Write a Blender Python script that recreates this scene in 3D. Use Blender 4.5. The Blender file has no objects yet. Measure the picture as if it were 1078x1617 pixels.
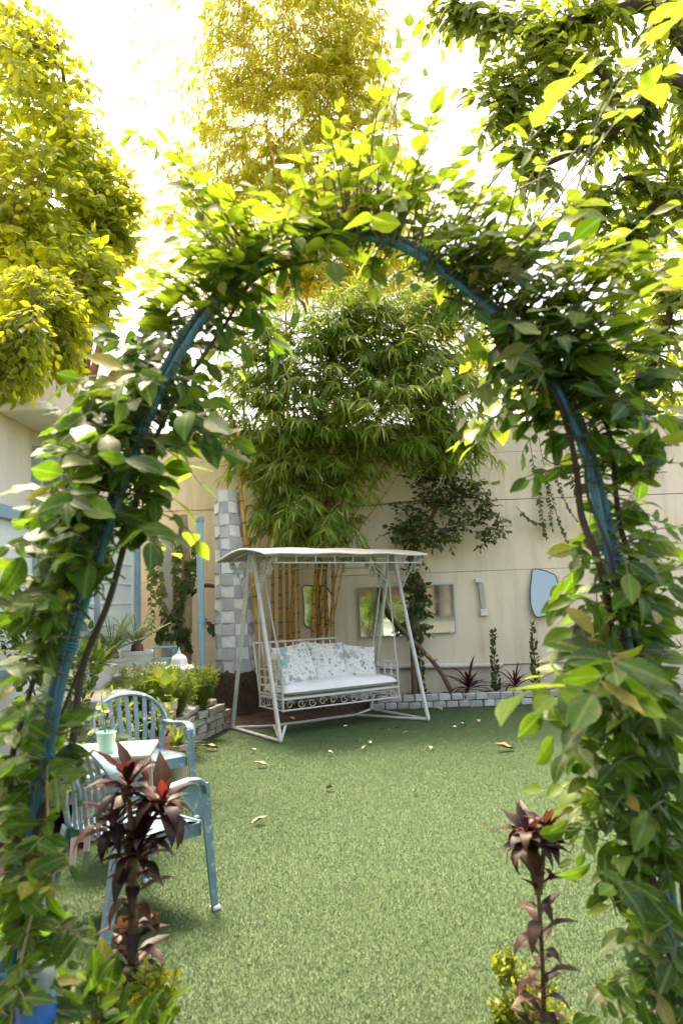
import bpy, math, random
import numpy as np
from mathutils import Vector, Matrix
random.seed(11); RNG = np.random.default_rng(11)
SC = bpy.context.scene
COL = SC.collection
R = math.radians
# ------------------------------------------------------------------ camera
PW, PH, F = 1078, 1617, 1168.0            # photograph pixels and focal length in those pixels
CAM = np.array([0.0, 0.0, 1.46])
_p, _q = R(6.9), R(2.0)
FW = np.array([0, math.cos(_p), math.sin(_p)])
_u0 = np.array([0, -math.sin(_p), math.cos(_p)]); _r0 = np.array([1.0, 0, 0])
RT = _r0*math.cos(_q) - _u0*math.sin(_q)
UP = _u0*math.cos(_q) + _r0*math.sin(_q)
cam_d = bpy.data.cameras.new('camera')
cam = bpy.data.objects.new('camera', cam_d); COL.objects.link(cam)
cam_d.sensor_fit = 'VERTICAL'; cam_d.sensor_height = 36.0; cam_d.sensor_width = 24.0
cam_d.lens = F*36.0/PH
cam_d.clip_start = 0.05; cam_d.clip_end = 2000
cam_d.dof.use_dof = True; cam_d.dof.focus_distance = 8.6; cam_d.dof.aperture_fstop = 3.4
cam.matrix_world = Matrix(((RT[0], UP[0], -FW[0], CAM[0]), (RT[1], UP[1], -FW[1], CAM[1]),
                           (RT[2], UP[2], -FW[2], CAM[2]), (0, 0, 0, 1)))
SC.camera = cam
# ------------------------------------------------------------------ sky, sun, exposure
SUN_EL, SUN_AZ = R(66), R(-24)            # azimuth measured from +Y towards +X
w = bpy.data.worlds.new('World'); SC.world = w; w.use_nodes = True
nt = w.node_tree; bg = nt.nodes['Background']
sky = nt.nodes.new('ShaderNodeTexSky'); sky.sky_type = 'NISHITA'; sky.sun_disc = False
sky.sun_elevation = SUN_EL; sky.sun_rotation = SUN_AZ
sky.air_density = 1.0; sky.dust_density = 6.0; sky.ozone_density = 0.6
nt.links.new(sky.outputs[0], bg.inputs[0]); bg.inputs[1].default_value = 0.15
sl = bpy.data.lights.new('sun', 'SUN'); sl.energy = 2.0; sl.angle = R(16); sl.color = (1.0, 0.93, 0.80)
so = bpy.data.objects.new('sun', sl); COL.objects.link(so)
_sd = Vector((math.sin(SUN_AZ)*math.cos(SUN_EL), math.cos(SUN_AZ)*math.cos(SUN_EL), math.sin(SUN_EL)))
so.rotation_euler = _sd.to_track_quat('Z', 'Y').to_euler(); so.location = (-3, 12, 15)
SC.view_settings.view_transform = 'Standard'; SC.view_settings.look = 'None'
SC.view_settings.exposure = 2.5;
SC.view_settings.use_white_balance = True; SC.view_settings.white_balance_temperature = 7800; SC.view_settings.white_balance_tint = 10; SC.view_settings.gamma = 1.0; SC.view_settings.use_curve_mapping = False
SC.render.engine = 'CYCLES'
SC.cycles.use_denoising = True
SC.cycles.max_bounces = 8; SC.cycles.diffuse_bounces = 4; SC.cycles.transmission_bounces = 6
SC.cycles.transparent_max_bounces = 8; SC.cycles.caustics_reflective = False; SC.cycles.caustics_refractive = False

# ------------------------------------------------------------------ photo pixel -> place
def ray(px, py): return FW + RT*((px-PW/2)/F) - UP*((py-PH/2)/F)
def P(px, py, Y):
    d = ray(px, py); return CAM + d*(Y/d[1])
def G(px, py, z=0.0):
    d = ray(px, py); return CAM + d*((z-CAM[2])/d[2])
def PX(px, py, X):
    d = ray(px, py); return CAM + d*(X/d[0])
def pix(p):
    d = np.asarray(p) - CAM; k = d @ FW
    return PW/2 + F*(d @ RT)/k, PH/2 - F*(d @ UP)/k

# ------------------------------------------------------------------ materials
MATS = {}
def nodes_of(name):
    m = bpy.data.materials.new(name); m.use_nodes = True
    t = m.node_tree; return m, t, t.nodes['Principled BSDF'], t.nodes['Material Output']
def ramp(t, stops):
    n = t.nodes.new('ShaderNodeValToRGB'); e = n.color_ramp.elements
    while len(e) < len(stops): e.new(0.5)
    for el, (p, c) in zip(e, stops): el.position = p; el.color = (*c, 1)
    return n
def noise(t, scale, detail=4, rough=0.6, coord='Object', vscale=None):
    tc = t.nodes.new('ShaderNodeTexCoord'); n = t.nodes.new('ShaderNodeTexNoise')
    n.inputs['Scale'].default_value = scale; n.inputs['Detail'].default_value = detail; n.inputs['Roughness'].default_value = rough
    if vscale:
        mp = t.nodes.new('ShaderNodeMapping'); mp.inputs['Scale'].default_value = vscale
        t.links.new(tc.outputs[coord], mp.inputs[0]); t.links.new(mp.outputs[0], n.inputs['Vector'])
    else: t.links.new(tc.outputs[coord], n.inputs['Vector'])
    return n
def mixc(t, a, b, fac, mode='MIX'):
    n = t.nodes.new('ShaderNodeMix'); n.data_type = 'RGBA'; n.blend_type = mode
    for i, v in ((6, a), (7, b), (0, fac)):
        if hasattr(v, 'links'): t.links.new(v, n.inputs[i])
        elif isinstance(v, (int, float)): n.inputs[i].default_value = v
        else: n.inputs[i].default_value = (*v, 1)
    return n.outputs[2]
def mathn(t, op, a, b=None, clamp=False):
    n = t.nodes.new('ShaderNodeMath'); n.operation = op; n.use_clamp = clamp
    for i, v in ((0, a), (1, b)):
        if v is None: continue
        if hasattr(v, 'links'): t.links.new(v, n.inputs[i])
        else: n.inputs[i].default_value = v
    return n.outputs[0]
def bump(t, bsdf, h, strength=0.3, dist=0.01):
    b = t.nodes.new('ShaderNodeBump'); b.inputs['Strength'].default_value = strength; b.inputs['Distance'].default_value = dist
    t.links.new(h, b.inputs['Height']); t.links.new(b.outputs[0], bsdf.inputs['Normal'])
def basic(name, c1, c2, scale=6, rough=0.6, bumps=0.2, bscale=None, metal=0.0, wear=None, wear_amt=0.5, rvar=True, vscale=None, obrand=0.0):
    m, t, b, o = nodes_of(name)
    n = noise(t, scale, 5, 0.62, vscale=vscale); r_ = ramp(t, [(0.3, c1), (0.7, c2)]); t.links.new(n.outputs[0], r_.inputs[0])
    c = r_.outputs[0]
    if wear:
        n2 = noise(t, scale*3.3, 6, 0.7, vscale=vscale); r2 = ramp(t, [(wear_amt, (0, 0, 0)), (wear_amt+0.12, (1, 1, 1))]); t.links.new(n2.outputs[0], r2.inputs[0])
        c = mixc(t, c, wear, r2.outputs[0])
    if obrand:
        oi = t.nodes.new('ShaderNodeObjectInfo'); v = mathn(t, 'MULTIPLY_ADD', oi.outputs['Random'], obrand); 
        v.node.inputs[2].default_value = 1-obrand/2
        hs = t.nodes.new('ShaderNodeHueSaturation'); t.links.new(v, hs.inputs['Value']); t.links.new(c, hs.inputs['Color']); c = hs.outputs[0]
    t.links.new(c, b.inputs['Base Color']); b.inputs['Roughness'].default_value = rough; b.inputs['Metallic'].default_value = metal
    if rvar:
        rr = mathn(t, 'MULTIPLY_ADD', n.outputs[0], 0.3); rr.node.inputs[2].default_value = max(rough-0.15, 0.05); t.links.new(rr, b.inputs['Roughness'])
    if bumps:
        n3 = noise(t, bscale or scale*6, 5, 0.65); bump(t, b, n3.outputs[0], bumps, 0.006)
    return m
def leafmat(name, stops, trans=0.45, tcol=(0.32, 0.42, 0.03), rough=0.42, vein=0.25, spots=0.0):
    """leaf: glossy upper side, light shining through; hue differs from leaf to leaf"""
    m, t, b, o = nodes_of(name)
    g = t.nodes.new('ShaderNodeNewGeometry'); oi = t.nodes.new('ShaderNodeObjectInfo')
    rnd = mathn(t, 'FRACT', mathn(t, 'ADD', g.outputs['Random Per Island'], oi.outputs['Random']))
    rp = ramp(t, stops); t.links.new(rnd, rp.inputs[0])
    c = rp.outputs[0]
    uv = t.nodes.new('ShaderNodeUVMap'); sx = t.nodes.new('ShaderNodeSeparateXYZ'); t.links.new(uv.outputs[0], sx.inputs[0])
    if vein:
        ax = mathn(t, 'ABSOLUTE', mathn(t, 'SUBTRACT', sx.outputs[0], 0.5))
        mid = mathn(t, 'LESS_THAN', ax, 0.03)
        s = mathn(t, 'SINE', mathn(t, 'MULTIPLY', mathn(t, 'SUBTRACT', sx.outputs[1], mathn(t, 'MULTIPLY', ax, 0.55)), 52.0))
        side = mathn(t, 'GREATER_THAN', s, 0.93)
        v = mathn(t, 'MULTIPLY', mathn(t, 'MAXIMUM', mid, mathn(t, 'MULTIPLY', side, 0.5)), vein)
        c = mixc(t, c, (0.35, 0.42, 0.12), v)
    n = noise(t, 14, 3, 0.6); mot = ramp(t, [(0.35, (0.72, 0.72, 0.72)), (0.7, (1.12, 1.12, 1.12))]); t.links.new(n.outputs[0], mot.inputs[0])
    c = mixc(t, c, mot.outputs[0], 1.0, 'MULTIPLY')
    if spots:
        n5 = noise(t, 3.1, 5, 0.7); edge = mathn(t, 'MULTIPLY', mathn(t, 'ABSOLUTE', mathn(t, 'SUBTRACT', sx.outputs[0], 0.5)), 0.9)
        sp_ = ramp(t, [(0.66, (0, 0, 0)), (0.72, (spots*2, spots*2, spots*2))]); t.links.new(mathn(t, 'ADD', n5.outputs[0], edge), sp_.inputs[0])
        c = mixc(t, c, (0.20, 0.13, 0.03), sp_.outputs[0])
    t.links.new(c, b.inputs['Base Color']); b.inputs['Roughness'].default_value = rough
    b.inputs['Specular IOR Level'].default_value = 0.26
    tr = t.nodes.new('ShaderNodeBsdfTranslucent'); tc = mixc(t, mixc(t, c, (3.0, 3.0, 3.0), 1.0, 'MULTIPLY'), tcol, 0.55); t.links.new(tc, tr.inputs[0])
    mx = t.nodes.new('ShaderNodeMixShader'); mx.inputs[0].default_value = trans
    t.links.new(b.outputs[0], mx.inputs[1]); t.links.new(tr.outputs[0], mx.inputs[2]); t.links.new(mx.outputs[0], o.inputs['Surface'])
    return m

M = MATS
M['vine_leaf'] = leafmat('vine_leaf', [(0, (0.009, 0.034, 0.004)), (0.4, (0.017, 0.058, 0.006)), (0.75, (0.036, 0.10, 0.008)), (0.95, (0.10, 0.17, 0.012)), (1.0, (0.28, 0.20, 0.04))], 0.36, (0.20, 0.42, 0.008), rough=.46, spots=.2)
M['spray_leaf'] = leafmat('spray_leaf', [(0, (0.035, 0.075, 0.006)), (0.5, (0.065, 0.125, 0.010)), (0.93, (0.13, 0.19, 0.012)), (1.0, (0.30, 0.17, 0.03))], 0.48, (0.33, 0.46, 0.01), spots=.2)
M['young_leaf'] = leafmat('young_leaf', [(0, (0.07, 0.15, 0.015)), (1.0, (0.16, 0.24, 0.02))], 0.55, (0.42, 0.50, 0.02))
M['big_tree_leaf'] = leafmat('big_tree_leaf', [(0, (0.022, 0.055, 0.006)), (0.6, (0.05, 0.10, 0.010)), (1.0, (0.18, 0.22, 0.015))], 0.55, (0.42, 0.48, 0.01))
M['lime_leaf'] = leafmat('lime_leaf', [(0, (0.07, 0.125, 0.008)), (0.5, (0.16, 0.21, 0.010)), (1.0, (0.30, 0.31, 0.015))], 0.64, (0.78, 0.78, 0.015))
M['bamboo_leaf'] = leafmat('bamboo_leaf', [(0, (0.05, 0.11, 0.015)), (0.5, (0.12, 0.20, 0.025)), (0.92, (0.24, 0.31, 0.045)), (1.0, (0.5, 0.38, 0.18))], 0.46, (0.50, 0.60, 0.035), vein=0)
M['dry_bamboo_leaf'] = leafmat('dry_bamboo_leaf', [(0, (0.20, 0.25, 0.018)), (0.6, (0.38, 0.39, 0.03)), (0.92, (0.52, 0.45, 0.08)), (1.0, (0.55, 0.36, 0.14))], 0.6, (0.78, 0.76, 0.05), vein=0)
M['wall_leaf'] = leafmat('wall_leaf', [(0, (0.03, 0.06, 0.02)), (0.6, (0.05, 0.09, 0.025)), (1.0, (0.12, 0.16, 0.03))], 0.3, (0.25, 0.32, 0.04), vein=0)
M['fern_leaf'] = leafmat('fern_leaf', [(0, (0.05, 0.11, 0.02)), (0.6, (0.10, 0.18, 0.03)), (1.0, (0.20, 0.26, 0.04))], 0.4, (0.35, 0.42, 0.04), vein=0)
M['cycad_leaf'] = leafmat('cycad_leaf', [(0, (0.08, 0.14, 0.07)), (1.0, (0.16, 0.23, 0.12))], 0.3, (0.3, 0.36, 0.1), vein=0)
M['pothos_leaf'] = leafmat('pothos_leaf', [(0, (0.08, 0.18, 0.02)), (0.7, (0.18, 0.27, 0.03)), (1.0, (0.5, 0.47, 0.12))], 0.45, (0.45, 0.5, 0.04))
M['duranta_leaf'] = leafmat('duranta_leaf', [(0, (0.07, 0.14, 0.012)), (0.6, (0.16, 0.22, 0.015)), (1.0, (0.38, 0.34, 0.02))], 0.45, (0.42, 0.46, 0.02), vein=0)
M['pale_leaf'] = leafmat('pale_leaf', [(0, (0.08, 0.17, 0.05)), (0.6, (0.2, 0.3, 0.1)), (1.0, (0.5, 0.52, 0.3))], 0.4, (0.4, 0.45, 0.1))
M['cordyline_leaf'] = leafmat('cordyline_leaf', [(0, (0.020, 0.010, 0.014)), (0.5, (0.034, 0.015, 0.018)), (0.85, (0.055, 0.022, 0.018)), (1.0, (0.12, 0.06, 0.025))], 0.2, (0.20, 0.03, 0.02), rough=0.46, vein=0.03)
M['cordyline_young'] = leafmat('cordyline_young', [(0, (0.05, 0.006, 0.007)), (1.0, (0.11, 0.018, 0.012))], 0.3, (0.26, 0.03, 0.02), rough=0.45, vein=0.03)
M['maroon_strap'] = leafmat('maroon_strap', [(0, (0.03, 0.012, 0.016)), (0.8, (0.07, 0.02, 0.025)), (1.0, (0.2, 0.02, 0.05))], 0.2, (0.3, 0.03, 0.05), vein=0)
M['dry_leaf'] = basic('dry_leaf', (0.42, 0.26, 0.13), (0.62, 0.46, 0.28), 20, 0.7, 0.3)
M['rust_leaf'] = basic('rust_leaf', (0.42, 0.19, 0.09), (0.56, 0.32, 0.16), 20, 0.7, 0.3)
M['pale_petal'] = basic('pale_petal', (0.75, 0.66, 0.45), (0.85, 0.78, 0.58), 20, 0.6, 0.1)
M['bark_dark'] = basic('bark_dark', (0.035, 0.022, 0.017), (0.085, 0.055, 0.04), 18, 0.85, 0.8, 60, vscale=(1, 1, 0.25))
M['bark_brown'] = basic('bark_brown', (0.10, 0.06, 0.035), (0.22, 0.14, 0.085), 16, 0.85, 0.8, 60, vscale=(1, 1, 0.3))
M['bark_tan'] = basic('bark_tan', (0.30, 0.20, 0.11), (0.45, 0.33, 0.19), 12, 0.8, 0.6, 50)
M['twig_green'] = basic('twig_green', (0.07, 0.08, 0.03), (0.13, 0.13, 0.05), 16, 0.7, 0.3)
M['culm'] = basic('culm', (0.36, 0.17, 0.03), (0.60, 0.34, 0.07), 9, 0.42, 0.15, 60, wear=(0.20, 0.16, 0.04), wear_amt=0.60, vscale=(1, 1, 0.35), obrand=0.5)
M['culm_ring'] = basic('culm_ring', (0.10, 0.06, 0.025), (0.22, 0.13, 0.05), 30, 0.8, 0.3)
M['arch_paint'] = basic('arch_paint', (0.035, 0.15, 0.24), (0.06, 0.21, 0.31), 14, 0.42, 0.25, 90, wear=(0.04, 0.10, 0.14), wear_amt=0.60)
M['pipe_blue'] = basic('pipe_blue', (0.26, 0.46, 0.52), (0.34, 0.54, 0.60), 5, 0.4, 0.1, 60, wear=(0.5, 0.6, 0.62), wear_amt=0.66)
M['frame_blue'] = basic('frame_blue', (0.20, 0.34, 0.41), (0.29, 0.42, 0.48), 6, 0.5, 0.15, 60, wear=(0.45, 0.5, 0.5), wear_amt=0.62)
M['frame_grey'] = basic('frame_grey', (0.24, 0.30, 0.31), (0.34, 0.40, 0.40), 7, 0.55, 0.2, 60)
M['chair_plastic'] = basic('chair_plastic', (0.115, 0.20, 0.25), (0.18, 0.285, 0.34), 5, 0.46, 0.12, 120, wear=(0.50, 0.56, 0.60), wear_amt=0.56)
M['chair_white'] = basic('chair_white', (0.7, 0.74, 0.76), (0.8, 0.82, 0.83), 5, 0.5, 0.1)
M['white_steel'] = basic('white_steel', (0.47, 0.47, 0.45), (0.62, 0.62, 0.59), 11, 0.5, 0.3, 80, wear=(0.26, 0.20, 0.16), wear_amt=0.63)
M['roof_sheet'] = basic('roof_sheet', (0.34, 0.31, 0.27), (0.46, 0.43, 0.38), 6, 0.75, 0.25, 60, wear=(0.28, 0.23, 0.17), wear_amt=0.58)
M['cotton'] = basic('cotton', (0.70, 0.69, 0.66), (0.82, 0.81, 0.78), 7, 0.9, 0.35, 160, rvar=False)
M['brick_grey'] = basic('brick_grey', (0.34, 0.33, 0.31), (0.55, 0.54, 0.51), 9, 0.9, 0.8, 45, wear=(0.22, 0.24, 0.17), wear_amt=0.62, obrand=0.35)
M['brick_dun'] = basic('brick_dun', (0.27, 0.235, 0.19), (0.46, 0.42, 0.35), 9, 0.9, 0.9, 45, wear=(0.14, 0.15, 0.09), wear_amt=0.60, obrand=0.35)
M['mortar'] = basic('mortar', (0.10, 0.095, 0.085), (0.17, 0.16, 0.14), 20, 0.95, 0.6)
M['soil'] = basic('soil', (0.045, 0.024, 0.015), (0.11, 0.065, 0.042), 14, 0.95, 1.0, 50)
M['red_paving'] = basic('red_paving', (0.36, 0.15, 0.11), (0.48, 0.24, 0.18), 8, 0.85, 0.4, obrand=0.2)
M['terracotta'] = basic('terracotta', (0.40, 0.12, 0.06), (0.52, 0.19, 0.10), 9, 0.75, 0.3)
M['clay_tan'] = basic('clay_tan', (0.36, 0.29, 0.20), (0.50, 0.42, 0.30), 9, 0.8, 0.3)
M['pot_white'] = basic('pot_white', (0.58, 0.57, 0.54), (0.76, 0.75, 0.72), 6, 0.55, 0.2, 60, wear=(0.40, 0.36, 0.30), wear_amt=0.64)
M['mint'] = basic('mint', (0.30, 0.62, 0.52), (0.36, 0.68, 0.58), 6, 0.4, 0.05)
M['table_top'] = basic('table_top', (0.52, 0.42, 0.36), (0.60, 0.51, 0.45), 5, 0.5, 0.08)
M['teal_wire'] = basic('teal_wire', (0.05, 0.30, 0.35), (0.08, 0.38, 0.42), 9, 0.5, 0.1)
M['concrete'] = basic('concrete', (0.36, 0.34, 0.30), (0.52, 0.50, 0.45), 5, 0.9, 0.5, 40, wear=(0.22, 0.22, 0.17), wear_amt=0.62)
M['grey_wood'] = basic('grey_wood', (0.36, 0.34, 0.27), (0.55, 0.52, 0.44), 9, 0.8, 0.5, 50, vscale=(4, 4, 0.4))
M['cloth_tile_white'] = basic('cloth_tile_white', (0.66, 0.66, 0.62), (0.80, 0.80, 0.77), 8, 0.85, 0.6, 60, obrand=0.12)
M['cloth_tile_grey'] = basic('cloth_tile_grey', (0.40, 0.43, 0.44), (0.52, 0.55, 0.56), 8, 0.85, 0.6, 60, obrand=0.25)
M['fibre'] = basic('fibre', (0.05, 0.028, 0.018), (0.13, 0.08, 0.055), 30, 0.95, 1.0, 90)
M['mint_sheet'] = basic('mint_sheet', (0.60, 0.68, 0.64), (0.70, 0.77, 0.73), 3, 0.5, 0.1, 40)
M['curtain'] = basic('curtain', (0.62, 0.42, 0.38), (0.75, 0.58, 0.52), 3, 0.9, 0.2, 30, vscale=(12, 12, 0.3))
M['reed'] = basic('reed', (0.30, 0.14, 0.10), (0.46, 0.25, 0.18), 6, 0.85, 0.4, 40, vscale=(20, 20, 0.4))
M['dark'] = basic('dark', (0.015, 0.017, 0.02), (0.03, 0.033, 0.036), 5, 0.35, 0.0)
M['wire'] = basic('wire', (0.06, 0.05, 0.045), (0.10, 0.09, 0.08), 9, 0.6, 0.0)
M['twine'] = basic('twine', (0.03, 0.22, 0.28), (0.06, 0.32, 0.38), 9, 0.8, 0.2)
M['pvc'] = basic('pvc', (0.60, 0.57, 0.50), (0.70, 0.67, 0.60), 5, 0.5, 0.1)

def wall_mat(name, c1, c2, stain, amt=0.55):
    m, t, b, o = nodes_of(name)
    n = noise(t, 0.9, 6, 0.6); r1 = ramp(t, [(0.32, c1), (0.68, c2)]); t.links.new(n.outputs[0], r1.inputs[0])
    n2 = noise(t, 2.6, 6, 0.65, vscale=(2.4, 2.4, 0.22)); r2 = ramp(t, [(0.47, (0, 0, 0)), (0.72, (amt, amt, amt))]); t.links.new(n2.outputs[0], r2.inputs[0])
    c = mixc(t, r1.outputs[0], stain, r2.outputs[0])
    n4 = noise(t, 11, 6, 0.7); r4 = ramp(t, [(0.62, (0, 0, 0)), (0.75, (0.5, 0.5, 0.5))]); t.links.new(n4.outputs[0], r4.inputs[0])
    c = mixc(t, c, tuple(0.6*x for x in stain), r4.outputs[0])
    t.links.new(c, b.inputs['Base Color']); b.inputs['Roughness'].default_value = 0.88
    n3 = noise(t, 30, 6, 0.7); bump(t, b, n3.outputs[0], 0.25, 0.01)
    return m
M['wall_cream'] = wall_mat('wall_cream', (0.71, 0.63, 0.45), (0.79, 0.71, 0.54), (0.48, 0.41, 0.28), 0.5)
M['house_cream'] = wall_mat('house_cream', (0.66, 0.58, 0.46), (0.74, 0.67, 0.55), (0.50, 0.42, 0.32), 0.5)

def mirror_mat():
    m, t, b, o = nodes_of('mirror_glass')
    b.inputs['Base Color'].default_value = (0.78, 0.84, 0.82, 1); b.inputs['Metallic'].default_value = 1.0
    n = noise(t, 9, 4); rr = mathn(t, 'MULTIPLY', n.outputs[0], 0.08); t.links.new(rr, b.inputs['Roughness'])
    return m
M['mirror'] = mirror_mat()
M['mirror_old'] = mirror_mat(); M['mirror_old'].node_tree.nodes['Principled BSDF'].inputs['Base Color'].default_value = (0.20, 0.235, 0.25, 1)
def glass_mat(name, col, rough=0.05, alpha_mix=0.75):
    m, t, b, o = nodes_of(name)
    b.inputs['Base Color'].default_value = (*col, 1); b.inputs['Roughness'].default_value = rough
    tr = t.nodes.new('ShaderNodeBsdfTransparent'); tr.inputs[0].default_value = (*[0.5+0.5*x for x in col], 1)
    mx = t.nodes.new('ShaderNodeMixShader'); mx.inputs[0].default_value = alpha_mix
    t.links.new(b.outputs[0], mx.inputs[1]); t.links.new(tr.outputs[0], mx.inputs[2]); t.links.new(mx.outputs[0], o.inputs[0])
    return m
M['window_glass'] = glass_mat('window_glass', (0.25, 0.32, 0.34), 0.04, 0.45)
M['bottle_plastic'] = glass_mat('bottle_plastic', (0.55, 0.62, 0.68), 0.08, 0.6)
M['bottle_blue'] = basic('bottle_blue', (0.015, 0.10, 0.42), (0.03, 0.16, 0.55), 5, 0.25, 0.05)

def floral(name, seed, c_leaf, c_flower):
    m, t, b, o = nodes_of(name)
    tc = t.nodes.new('ShaderNodeTexCoord')
    def vor(scale, off, feature='F1'):
        mp = t.nodes.new('ShaderNodeMapping'); mp.inputs['Location'].default_value = (seed+off, seed*1.7, 0); mp.inputs['Scale'].default_value = (1, 1, 0.0)
        t.links.new(tc.outputs['UV'], mp.inputs[0])
        dn = t.nodes.new('ShaderNodeTexNoise'); dn.inputs['Scale'].default_value = 5; t.links.new(mp.outputs[0], dn.inputs[0])
        ad = t.nodes.new('ShaderNodeVectorMath'); ad.operation = 'MULTIPLY_ADD'; ad.inputs[1].default_value = (0.16, 0.16, 0); t.links.new(dn.outputs['Color'], ad.inputs[0]); t.links.new(mp.outputs[0], ad.inputs[2])
        v = t.nodes.new('ShaderNodeTexVoronoi'); v.inputs['Scale'].default_value = scale; v.feature = feature; t.links.new(ad.outputs[0], v.inputs['Vector']); return v
    base = (0.76, 0.74, 0.68)
    v1 = vor(8, 0); leaf = ramp(t, [(0.26, (1, 1, 1)), (0.34, (0, 0, 0))]); t.links.new(v1.outputs['Distance'], leaf.inputs[0])
    lc = ramp(t, [(0, c_leaf[0]), (0.4, c_leaf[1]), (0.7, c_leaf[2]), (1, base)]); sp = t.nodes.new('ShaderNodeSeparateColor'); t.links.new(v1.outputs['Color'], sp.inputs[0]); t.links.new(sp.outputs[0], lc.inputs[0])
    c = mixc(t, base, lc.outputs[0], leaf.outputs[0])
    v2 = vor(2.7, 3.3); fl = ramp(t, [(0.26, (1, 1, 1)), (0.34, (0, 0, 0))]); t.links.new(v2.outputs['Distance'], fl.inputs[0])
    fc = ramp(t, [(0, c_flower[0]), (1, c_flower[1])]); sp2 = t.nodes.new('ShaderNodeSeparateColor'); t.links.new(v2.outputs['Color'], sp2.inputs[0]); t.links.new(sp2.outputs[1], fc.inputs[0])
    petal = mixc(t, fc.outputs[0], base, mathn(t, 'MULTIPLY', leaf.outputs[0], 0.55))
    c = mixc(t, c, petal, mathn(t, 'MULTIPLY', fl.outputs[0], 0.9))
    v3 = vor(7, 8.1, 'DISTANCE_TO_EDGE'); ln = ramp(t, [(0.015, (0.7, 0.7, 0.7)), (0.035, (0, 0, 0))]); t.links.new(v3.outputs['Distance'], ln.inputs[0])
    c = mixc(t, c, (0.34, 0.34, 0.30), ln.outputs[0])
    t.links.new(c, b.inputs['Base Color']); b.inputs['Roughness'].default_value = 0.9
    n = noise(t, 22, 4); bump(t, b, n.outputs[0], 0.35, 0.01)
    return m
M['floral_teal'] = floral('floral_teal', 2.0, [(0.10, 0.30, 0.26), (0.42, 0.44, 0.36), (0.30, 0.38, 0.42)], [(0.16, 0.42, 0.36), (0.34, 0.44, 0.50)])
M['floral_blue'] = floral('floral_blue', 5.3, [(0.12, 0.34, 0.30), (0.38, 0.42, 0.40), (0.26, 0.34, 0.42)], [(0.22, 0.45, 0.40), (0.30, 0.38, 0.50)])
M['floral_grey'] = floral('floral_grey', 9.1, [(0.22, 0.22, 0.20), (0.36, 0.35, 0.31), (0.30, 0.30, 0.29)], [(0.42, 0.42, 0.38), (0.52, 0.51, 0.46)])
def turf_mat():
    m, t, b, o = nodes_of('turf')
    n = noise(t, 160, 6, 0.75); r1 = ramp(t, [(0.3, (0.045, 0.095, 0.025)), (0.55, (0.055, 0.115, 0.03)), (0.8, (0.09, 0.155, 0.05))]); t.links.new(n.outputs[0], r1.inputs[0])
    n2 = noise(t, 1.6, 4); r2 = ramp(t, [(0.3, (0.85, 0.9, 0.8)), (0.7, (1.1, 1.05, 1.05))]); t.links.new(n2.outputs[0], r2.inputs[0])
    c = mixc(t, r1.outputs[0], r2.outputs[0], 1.0, 'MULTIPLY'); t.links.new(c, b.inputs['Base Color']); b.inputs['Roughness'].default_value = 0.8
    bump(t, b, n.outputs[0], 0.8, 0.02); return m
M['turf'] = turf_mat()
def blade_mat():
    m, t, b, o = nodes_of('turf_blade')
    g = t.nodes.new('ShaderNodeNewGeometry'); r1 = ramp(t, [(0, (0.036, 0.096, 0.016)), (0.5, (0.046, 0.114, 0.022)), (0.9, (0.058, 0.130, 0.029)), (1, (0.085, 0.16, 0.05))])
    t.links.new(g.outputs['Random Per Island'], r1.inputs[0])
    n2 = noise(t, 1.1, 4); r2 = ramp(t, [(0.3, (0.80, 0.88, 0.75)), (0.7, (1.12, 1.05, 1.1))]); t.links.new(n2.outputs[0], r2.inputs[0])
    c = mixc(t, r1.outputs[0], r2.outputs[0], 1.0, 'MULTIPLY'); t.links.new(c, b.inputs['Base Color']); b.inputs['Roughness'].default_value = 0.6
    vm = t.nodes.new('ShaderNodeVectorMath'); vm.operation = 'MULTIPLY_ADD'; vm.inputs[1].default_value = (.18, .18, .18); vm.inputs[2].default_value = (0, 0, .8); t.links.new(g.outputs['Normal'], vm.inputs[0])
    vn = t.nodes.new('ShaderNodeVectorMath'); vn.operation = 'NORMALIZE'; t.links.new(vm.outputs[0], vn.inputs[0]); t.links.new(vn.outputs[0], b.inputs['Normal'])
    return m
M['blade'] = blade_mat()

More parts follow.
